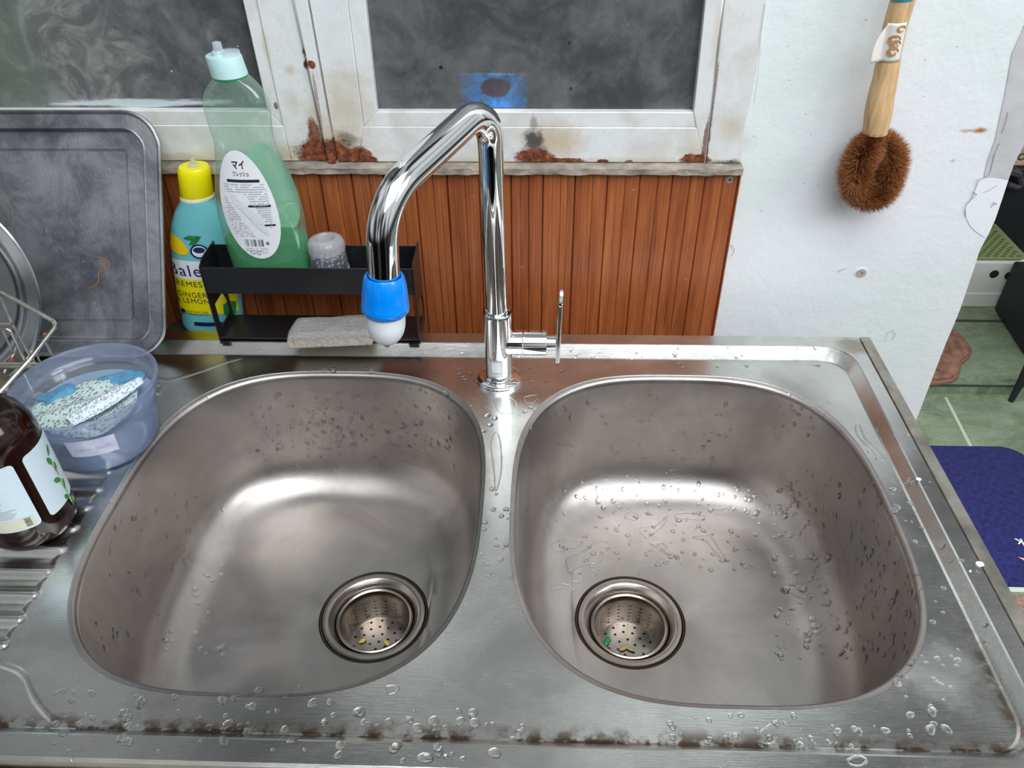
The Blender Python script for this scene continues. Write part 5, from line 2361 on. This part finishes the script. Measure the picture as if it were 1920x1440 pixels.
aL, zL = am_ang(40, 1000)
a_r, z_r = am_ang(100, 978)
aG0, zG0 = am_ang(88, 990)
zlo = am_ang(103, 979)[1] + .009
ztop_l = am_ang(34, 850)[1]
a_gapL = am_ang(86, 990)[0]
a_gapR = am_ang(101, 978)[0]
a_right = am_ang(132, 945)[0]
am_label('front_label', a_gapL - 1.5, a_gapL, zlo - .0015, .083, M['amberlabel'], .0005)
rl = am_label('side_label', a_gapR, a_right + .55, zlo - .0015, .083, M['amberlabel'], .0005)
# leaf sprig at the right label
mb = MB()
def amp(s_, z_):
    return am(s_ / AR, z_, .0009)
s0 = (a_right + .02) * AR
for (ds, z_, ln, wd, ro) in ((-.001, .060, .009, .0034, 2.0), (.003, .050, .008, .0030, 1.3), (-.003, .040, .008, .0034, 2.4), (.003, .030, .008, .0030, 1.2), (-.001, .018, .008, .0032, 2.2), (.004, .068, .008, .003, 1.0), (.003, .009, .008, .003, 1.4)):
    patch_grid(mb, amp, ell(s0 + ds, z_, ln * .6, wd * .7, 16, ro))
mb.build('leaf_print', M['leaf'], t)
mb = MB()
for (ds, z_) in ((.001, .055), (.002, .045), (.001, .034), (.002, .024), (.001, .013)):
    patch_grid(mb, lambda s_, z__: am(s_ / AR, z__, .0011), ell(s0 + ds, z_, .0042, .0012, 12, 1.5))
mb.build('pale_leaf_print', M['lleaf'], t)
mb = MB()
zz0 = am_ang(5, 935)[1]
for i in range(13):
    z_ = zlo + .014 + i * .0021
    s_a = (a_gapL - 1.2) * AR
    L_ = random.uniform(.018, .024) + (.008 if i < 5 else 0)
    n3 = 10
    mb.grid([[am((s_a + L_ * k / n3) / AR, z_, .0009) for k in range(n3 + 1)], [am((s_a + L_ * k / n3) / AR, z_ + .0005, .0009) for k in range(n3 + 1)]])
mb.build('small_print', M['greyink'], t, smooth=False)
am_label('pale_panel', a_gapL - 1.4, a_gapL - .10, zlo + .0005, zlo + .0115, flat('cream_panel', (.62, .64, .50), .5), .0008, r=.001)
mb = MB()
for i in range(12):
    s_ = (a_gapL - .30) * AR + 0
    z_ = zlo + .0015 + i * .0008
    mb.grid([[am((s_ + .0045 * k / 3) / AR, z_, .0011) for k in range(4)], [am((s_ + .0045 * k / 3) / AR, z_ + random.choice([.0003, .0005]), .0011) for k in range(4)]])
mb.build('barcode_print', M['ink'], t, smooth=False)
am_label('olive_bar', a_gapL - 1.4, a_gapL - .62, zlo + .043, zlo + .046, flat('olive_print', (.22, .22, .12), .5), .0009, r=.0014)

# ================================================================== HANGING BRUSH
BYc = G - .030
t = thing('scrub_brush', (at(1637, 318, 1, BYc).x, BYc, at(1637, 318, 1, BYc).z), 'coconut fibre scrubbing brush with wooden handle hanging on the white wall', 'brush')
hp = [at(u, v, 1, BYc) for u, v in [(1640, 249), (1643, 235), (1648, 205), (1651, 185), (1659, 150), (1668, 100), (1678, 50), (1692, 2), (1706, -60), (1720, -120)]]
hr = [.0105, .0116, .0118, .0108, .0105, .0115, .0118, .0118, .0115, .010]
mb = MB()
P = densify(hp, 60)
def interp(a_, n_):
    out = []
    for k in range(n_):
        s_ = k / (n_ - 1) * (len(a_) - 1)
        i = min(int(s_), len(a_) - 2)
        f_ = s_ - i
        f_ = f_ * f_ * (3 - 2 * f_)
        out.append(a_[i] * (1 - f_) + a_[i + 1] * f_)
    return out
m, nt, b = newmat('pale_handle_wood')
n = NT(nt)
w = n.noise(1, 5, .6, n.map((160, 160, 14)), dist=.6)
n.link(n.ramp(w, [(.35, (.42, .25, .12)), (.5, (.58, .38, .19)), (.68, (.70, .50, .29))]), b.inputs['Base Color'])
b.inputs['Roughness'].default_value = .5
# radius by pixel width
wpx = [64, 66, 55, 47, 44, 46, 47, 47, 47, 47]
hr = []
for p_, w_ in zip(hp, wpx):
    dpt = -(CM.transposed() @ (p_ - CAM_P)).z
    hr.append(w_ * .5 * .93 * dpt / F)
hr[0] = hr[1] * .74
hr[1] = hr[1] * .80
hr[2] *= .92
mb.tube(P, interp(hr, 60), 32)
mb.build('handle', m, t)
mb = MB()
bp_ = at(1691, -2, 1, BYc)
bq_ = at(1702, -48, 1, BYc)
mb.tube([bp_, bq_], hr[7] * 1.06, 32)
mb.build('teal_band', flat('teal_paint', (.02, .22, .30), .35), t)
# sticker on handle
mb = MB()
s_px = [(1664, 38), (1694, 40), (1680, 115), (1642, 110)]
hax = (hp[6] - hp[4]).normalized()
hxx = Vector((1, 0, 0)) - hax * hax.x
hxx.normalize()
hyy = hax.cross(hxx)
if hyy.y > 0:
    hyy = -hyy
h0 = at(1663, 110, 1, BYc)
h0 = hp[4] + hax * (h0 - hp[4]).dot(hax)
HLn = (at(1677, 38, 1, BYc) - h0).dot(hax)
hrad = hr[5] + .0006


def hst(a_, s_, off=0):
    # a_ metres around, s_ metres along
    if a_ < -hrad * .95:
        ex = -hrad * .95 - a_
        th = -.95
        base = h0 + hax * s_ + hxx * (hrad * sin(th)) + hyy * (hrad * cos(th))
        return base + (-hxx * .93 + hyy * .36) * ex + hyy * off
    th = a_ / hrad
    return h0 + hax * s_ + hxx * ((hrad + off) * sin(th)) + hyy * ((hrad + off) * cos(th))


rows = []
for j in range(13):
    s_ = HLn * j / 12
    ext = .012 * sin(min(1, (1 - j / 12) * 1.35) * pi / 2) if j < 9 else max(0, .012 * sin(min(1, (1 - j / 12) * 1.35) * pi / 2))
    a0_ = -hrad * .95 - ext * (1 if j < 11 else .4)
    a1_ = hrad * .62
    rows.append([hst(a0_ + (a1_ - a0_) * k / 16, s_) for k in range(17)])
mb.grid(rows)
so = mb.build('sticker', flat('pale_pink_sticker', (.74, .70, .68), .4), t, solid=.0002)
mb = MB()
put_text(mb, '亀の子', lambda a_, b_: hst(a_, b_, .0008), -.001, HLn * .30, .026, .010, rot=1.45, bold=.01) if False else None
for (cs_, ca_, rr, n4) in ((HLn * .86, .002, .0035, 2), (HLn * .58, -.0025, .0052, 3), (HLn * .47, -.001, .0045, 3), (HLn * .27, -.002, .0048, 3)):
    for k in range(n4):
        pts = [hst(ca_ + rr * (1 - .25 * k) * cos(a_ + k), cs_ + rr * .8 * (1 - .2 * k) * sin(a_ * 1.0 + k * .7), .0007) for a_ in [pi * 1.5 * q / 14 for q in range(15)]]
        mb.tube(pts, .0005, 5)
mb.build('sticker_print', flat('ochre_print', (.50, .28, .12), .6), so)

# bristle head: a folded bundle of fibres
hc = at(1637, 322, 1, BYc)
dpt = -(CM.transposed() @ (hc - CAM_P)).z
k_ = dpt / F
def HP(u, v, y_=0):
    return at(u, v, 1, BYc + y_)
loop = [HP(1643, 252, 0), HP(1630, 272, -.004), HP(1612, 298, -.006), HP(1603, 328, -.005), HP(1611, 356, 0), HP(1632, 367, 0), HP(1654, 357, .002), HP(1664, 334, .002), HP(1672, 306, .0), HP(1668, 280, 0), HP(1652, 254, 0)]
lp2 = []
for i in range(len(loop) - 1):
    p0_, p1_, p2_, p3_ = loop[max(i - 1, 0)], loop[i], loop[i + 1], loop[min(i + 2, len(loop) - 1)]
    for j in range(12):
        t_ = j / 12
        lp2.append(0.5 * ((2 * p1_) + (-p0_ + p2_) * t_ + (2 * p0_ - 5 * p1_ + 4 * p2_ - p3_) * t_ * t_ + (-p0_ + 3 * p1_ - 3 * p2_ + p3_) * t_ ** 3))
rs = random.Random(11)
V, Fc = [], []
NBR = 15000
for i in range(NBR):
    s_ = rs.random() * (len(lp2) - 2)
    ii = int(s_)
    p_ = lp2[ii].lerp(lp2[ii + 1], s_ - ii)
    tg = (lp2[ii + 1] - lp2[ii]).normalized()
    u_ = Vector((0, 1, 0)) - tg * tg.y
    u_.normalize()
    v_ = tg.cross(u_)
    a_ = rs.uniform(0, 2 * pi)
    dr = u_ * cos(a_) + v_ * sin(a_) + tg * rs.uniform(-.22, .22)
    dr.normalize()
    ln = rs.uniform(.0170, .0212)
    fr2 = s_ / len(lp2)
    if fr2 < .12 or fr2 > .88:
        ln *= .62 + .38 * (min(fr2, 1 - fr2) / .12)
    # shorten where fibres meet inside the loop
    tipv = p_ + dr * ln
    if tipv.y > G - .001:
        tipv.y = G - .001
    bend = tg * rs.uniform(-.0015, .0015) + Vector((0, 0, -.0006))
    midv = p_.lerp(tipv, .55) + bend
    w0 = .00032
    s2v = dr.cross(tg)
    if s2v.length < .1:
        s2v = u_
    s2v.normalize()
    s3v = dr.cross(s2v)
    b0_ = len(V)
    q0_ = p_ + dr * .001
    for (c_, w_) in ((q0_, w0), (midv, w0 * .95)):
        V += [c_ + s2v * w_, c_ - s2v * w_ * .5 + s3v * w_ * .87, c_ - s2v * w_ * .5 - s3v * w_ * .87]
    V.append(tipv)
    for k in range(3):
        k2 = (k + 1) % 3
        Fc.append((b0_ + k, b0_ + k2, b0_ + 3 + k2, b0_ + 3 + k))
        Fc.append((b0_ + 3 + k, b0_ + 3 + k2, b0_ + 6))
m, nt, b = newmat('coconut_fibre')
n = NT(nt)
n.link(n.ramp(n.noise(400, 3, .6), [(.35, (.16, .055, .018)), (.52, (.36, .13, .04)), (.7, (.58, .28, .11))]), b.inputs['Base Color'])
b.inputs['Roughness'].default_value = .6
ob = mk('bristles', V, Fc, m, t, smooth=False)
tag(ob, kind='stuff')
mb = MB()
mb.tube(lp2[::3], .0025, 8)
mb.build('wire_core', flat('core_wire', (.04, .02, .012), .7), t)

# ================================================================== WATER
dg = bpy.context.evaluated_depsgraph_get()


def bvh_of(ob):
    me = ob.data
    off = OFFS.get('kitchen_sink')
    return BVHTree.FromPolygons([v.co + Vector((0, -.25, 0)) for v in me.vertices], [tuple(p.vertices) for p in me.polygons])


sink_bvh = [bvh_of(bowls[0][0]), bvh_of(bowls[1][0]), bvh_of(deck)]


def cast(u, v):
    d_ = ray(u, v).normalized()
    best = None
    for bv in sink_bvh:
        h = bv.ray_cast(CAM_P, d_)
        if h[0] is not None and (best is None or h[3] < best[3]):
            best = h
    return best


rw = random.Random(5)
DMB = MB()


def drop(u, v, r, asp=1.0, flat_=.45, ang=None):
    h = cast(u, v)
    if h is None:
        return
    p_, nn = h[0], h[1].copy()
    if nn.dot(ray(u, v)) > 0:
        nn = -nn
    if nn.z > .9:
        dn = Vector((cos(ang if ang is not None else rw.uniform(0, 6.28)), sin(ang if ang is not None else rw.uniform(0, 6.28)), 0))
    else:
        dn = Vector((0, 0, -1))
    x_ = (dn - nn * dn.dot(nn)).normalized()
    y_ = nn.cross(x_)
    S_ = 10
    rows = []
    w1, w2, w3 = rw.uniform(-.2, .2), rw.uniform(-.15, .15), rw.uniform(0, 6)
    for (rr, hh) in ((1.0, -.03), (.97, .22), (.82, .55), (.55, .85), (.25, .98)):
        rows.append([p_ + x_ * (r * asp * rr * cos(2 * pi * k / S_) * (1 + w1 * cos(4 * pi * k / S_ + w3))) + y_ * (r * rr * sin(2 * pi * k / S_) * (1 + w2 * sin(6 * pi * k / S_))) + nn * (r * flat_ * hh) for k in range(S_)])
    DMB.grid(rows, closed_u=True)
    DMB.cap(rows[-1])
    DMB.cap([q_ - nn * .00002 for q_ in rows[0]], True)


regions = [  # u0,u1,v0,v1,count,rmin,rmax
    (480, 860, 730, 880, 330, .0006, .0017), (560, 800, 780, 860, 120, .0008, .0018), (180, 420, 920, 1230, 110, .0008, .0020), (330, 520, 740, 900, 40, .0006, .0012),
    (1010, 1560, 740, 900, 150, .0007, .0016), (1450, 1720, 900, 1240, 230, .0008, .0021), (1080, 1500, 900, 1010, 110, .0009, .0022), (975, 1060, 760, 1000, 40, .0008, .0018),
    (620, 1000, 1330, 1430, 45, .001, .0028), (900, 960, 900, 1090, 22, .0008, .002), (1050, 1420, 1010, 1080, 60, .0009, .0022), (1450, 1560, 1040, 1200, 40, .001, .0028),
    (1640, 1800, 1200, 1390, 30, .0008, .0026), (560, 700, 685, 700, 10, .001, .0025), (1600, 1850, 700, 1250, 60, .0006, .0018), (740, 1060, 655, 720, 40, .0007, .002), (100, 620, 1290, 1430, 70, .0008, .0024), (1250, 1640, 1340, 1400, 40, .0006, .0018),
    (1060, 1540, 650, 690, 25, .0007, .0018), (860, 1010, 760, 830, 14, .001, .0022)]
def v0_deck(v_, u_):
    return v_ >= 1280 or v_ < 700 or u_ > 1590


for (u0, u1, v0, v1, cnt, r0_, r1_) in regions:
    for i in range(cnt):
        r_ = (r0_ + (r1_ - r0_) * rw.random() ** 1.8) * 1.45
        drop(rw.uniform(u0, u1), rw.uniform(v0, v1), r_, rw.uniform(.9, 1.6), .36 if v0_deck(v0, u0) else .55)


def puddle(pts_px, h=.0007):
    P = []
    for (u, v) in pts_px:
        c_ = cast(u, v)
        if c_ is None:
            return
        P.append(c_[0])
    z0_ = sum(p_.z for p_ in P) / len(P)
    L2 = smooth_loop([Vector((p_.x, p_.y)) for p_ in P], 6)
    zz_ = []
    for q_ in L2:
        hh = None
        for bv in sink_bvh:
            g_ = bv.ray_cast(Vector((q_.x, q_.y, .3)), Vector((0, 0, -1)))
            if g_[0] is not None and (hh is None or g_[0].z > hh):
                hh = g_[0].z
        zz_.append(hh if hh is not None else z0_)
    c_ = sum(L2, Vector((0, 0))) / len(L2)
    n_ = len(L2)
    rows = []
    for (sc_, hz) in ((1, .01), (.975, .35), (.93, .65), (.85, .88), (.6, 1.0), (.25, 1.0)):
        r = []
        for i in range(n_):
            q_ = c_ + (L2[i] - c_) * sc_
            r.append((q_.x, q_.y, zz_[i] * sc_ + (sum(zz_) / n_) * (1 - sc_) + h * hz))
        rows.append(r)
    pw = h * .95
    pts3 = [Vector((L2[i].x, L2[i].y, zz_[i])) for i in range(n_)]
    rows = []
    for i in range(n_):
        tg_ = (pts3[(i + 1) % n_] - pts3[i - 1]).normalized()
        sd_ = Vector((-tg_.y, tg_.x, 0)).normalized()
        up_ = sd_.cross(tg_)
        if up_.z < 0:
            up_ = -up_
        ww_ = pw * (1 + .5 * mnoise.noise(pts3[i] * 300))
        rows.append([pts3[i] + sd_ * ww_ * cos(2 * pi * k / 8) + up_ * (ww_ * .62 * sin(2 * pi * k / 8) + .0003) for k in range(8)])
    DMB.grid(rows, closed_u=True, closed_v=True)


def orient(px):
    A2 = sum(px[i][0] * px[(i + 1) % len(px)][1] - px[(i + 1) % len(px)][0] * px[i][1] for i in range(len(px)))
    return px if A2 < 0 else px[::-1]


PUD = [
    [(1062, 1048), (1078, 1040), (1100, 1030), (1118, 1015), (1142, 1020), (1134, 1040), (1118, 1056), (1100, 1056), (1086, 1062), (1068, 1072)],
    [(1072, 1078), (1085, 1074), (1094, 1082), (1090, 1090), (1076, 1090)],
    [(1104, 1072), (1114, 1070), (1116, 1080), (1106, 1084)],
    [(1036, 1098), (1052, 1094), (1066, 1098), (1076, 1108), (1070, 1110), (1058, 1102), (1040, 1104)],
    [(1035, 1020), (1060, 1012), (1090, 1014), (1084, 1024), (1060, 1030), (1045, 1034)],
    [(1180, 960), (1200, 965), (1190, 975), (1172, 970)],
    [(1200, 990), (1230, 985), (1250, 968), (1244, 984), (1226, 1000), (1210, 1008)],
    [(1265, 965), (1290, 962), (1320, 968), (1315, 975), (1285, 972), (1268, 972)],
    [(1300, 1008), (1330, 1004), (1345, 1025), (1362, 1050), (1354, 1048), (1340, 1034), (1322, 1014)],
    [(1335, 955), (1358, 952), (1368, 946), (1362, 960), (1345, 964)],
    [(1220, 1020), (1240, 1018), (1250, 1026), (1236, 1028)],
    [(1424, 955), (1440, 948), (1452, 962), (1436, 966)],
    [(1475, 1105), (1495, 1103), (1512, 1118), (1500, 1120), (1484, 1112)],
    # deck
    [(925, 748), (945, 745), (965, 752), (966, 770), (950, 778), (935, 772), (928, 760)],
    [(984, 745), (1008, 742), (1000, 756), (985, 754)],
    [(1640, 850), (1610, 820), (1604, 800), (1612, 798), (1622, 822), (1640, 838), (1660, 862), (1644, 862)],
    [(1420, 1380), (1440, 1362), (1452, 1356), (1458, 1372), (1450, 1392), (1432, 1394)],
    [(1590, 1425), (1610, 1418), (1625, 1426), (1612, 1436), (1595, 1434)],
    [(725, 1288), (748, 1288), (740, 1300), (728, 1302)],
    [(920, 830), (930, 810), (938, 830), (940, 880), (930, 920), (926, 880)],
]
for px in PUD:
    puddle(orient(px))
ob = DMB.build('water_droplets', M['water'], None, smooth=True, auto=False)
tag(ob, 'clear water droplets and small puddles scattered over the steel bowls and deck', 'water', None, 'stuff')
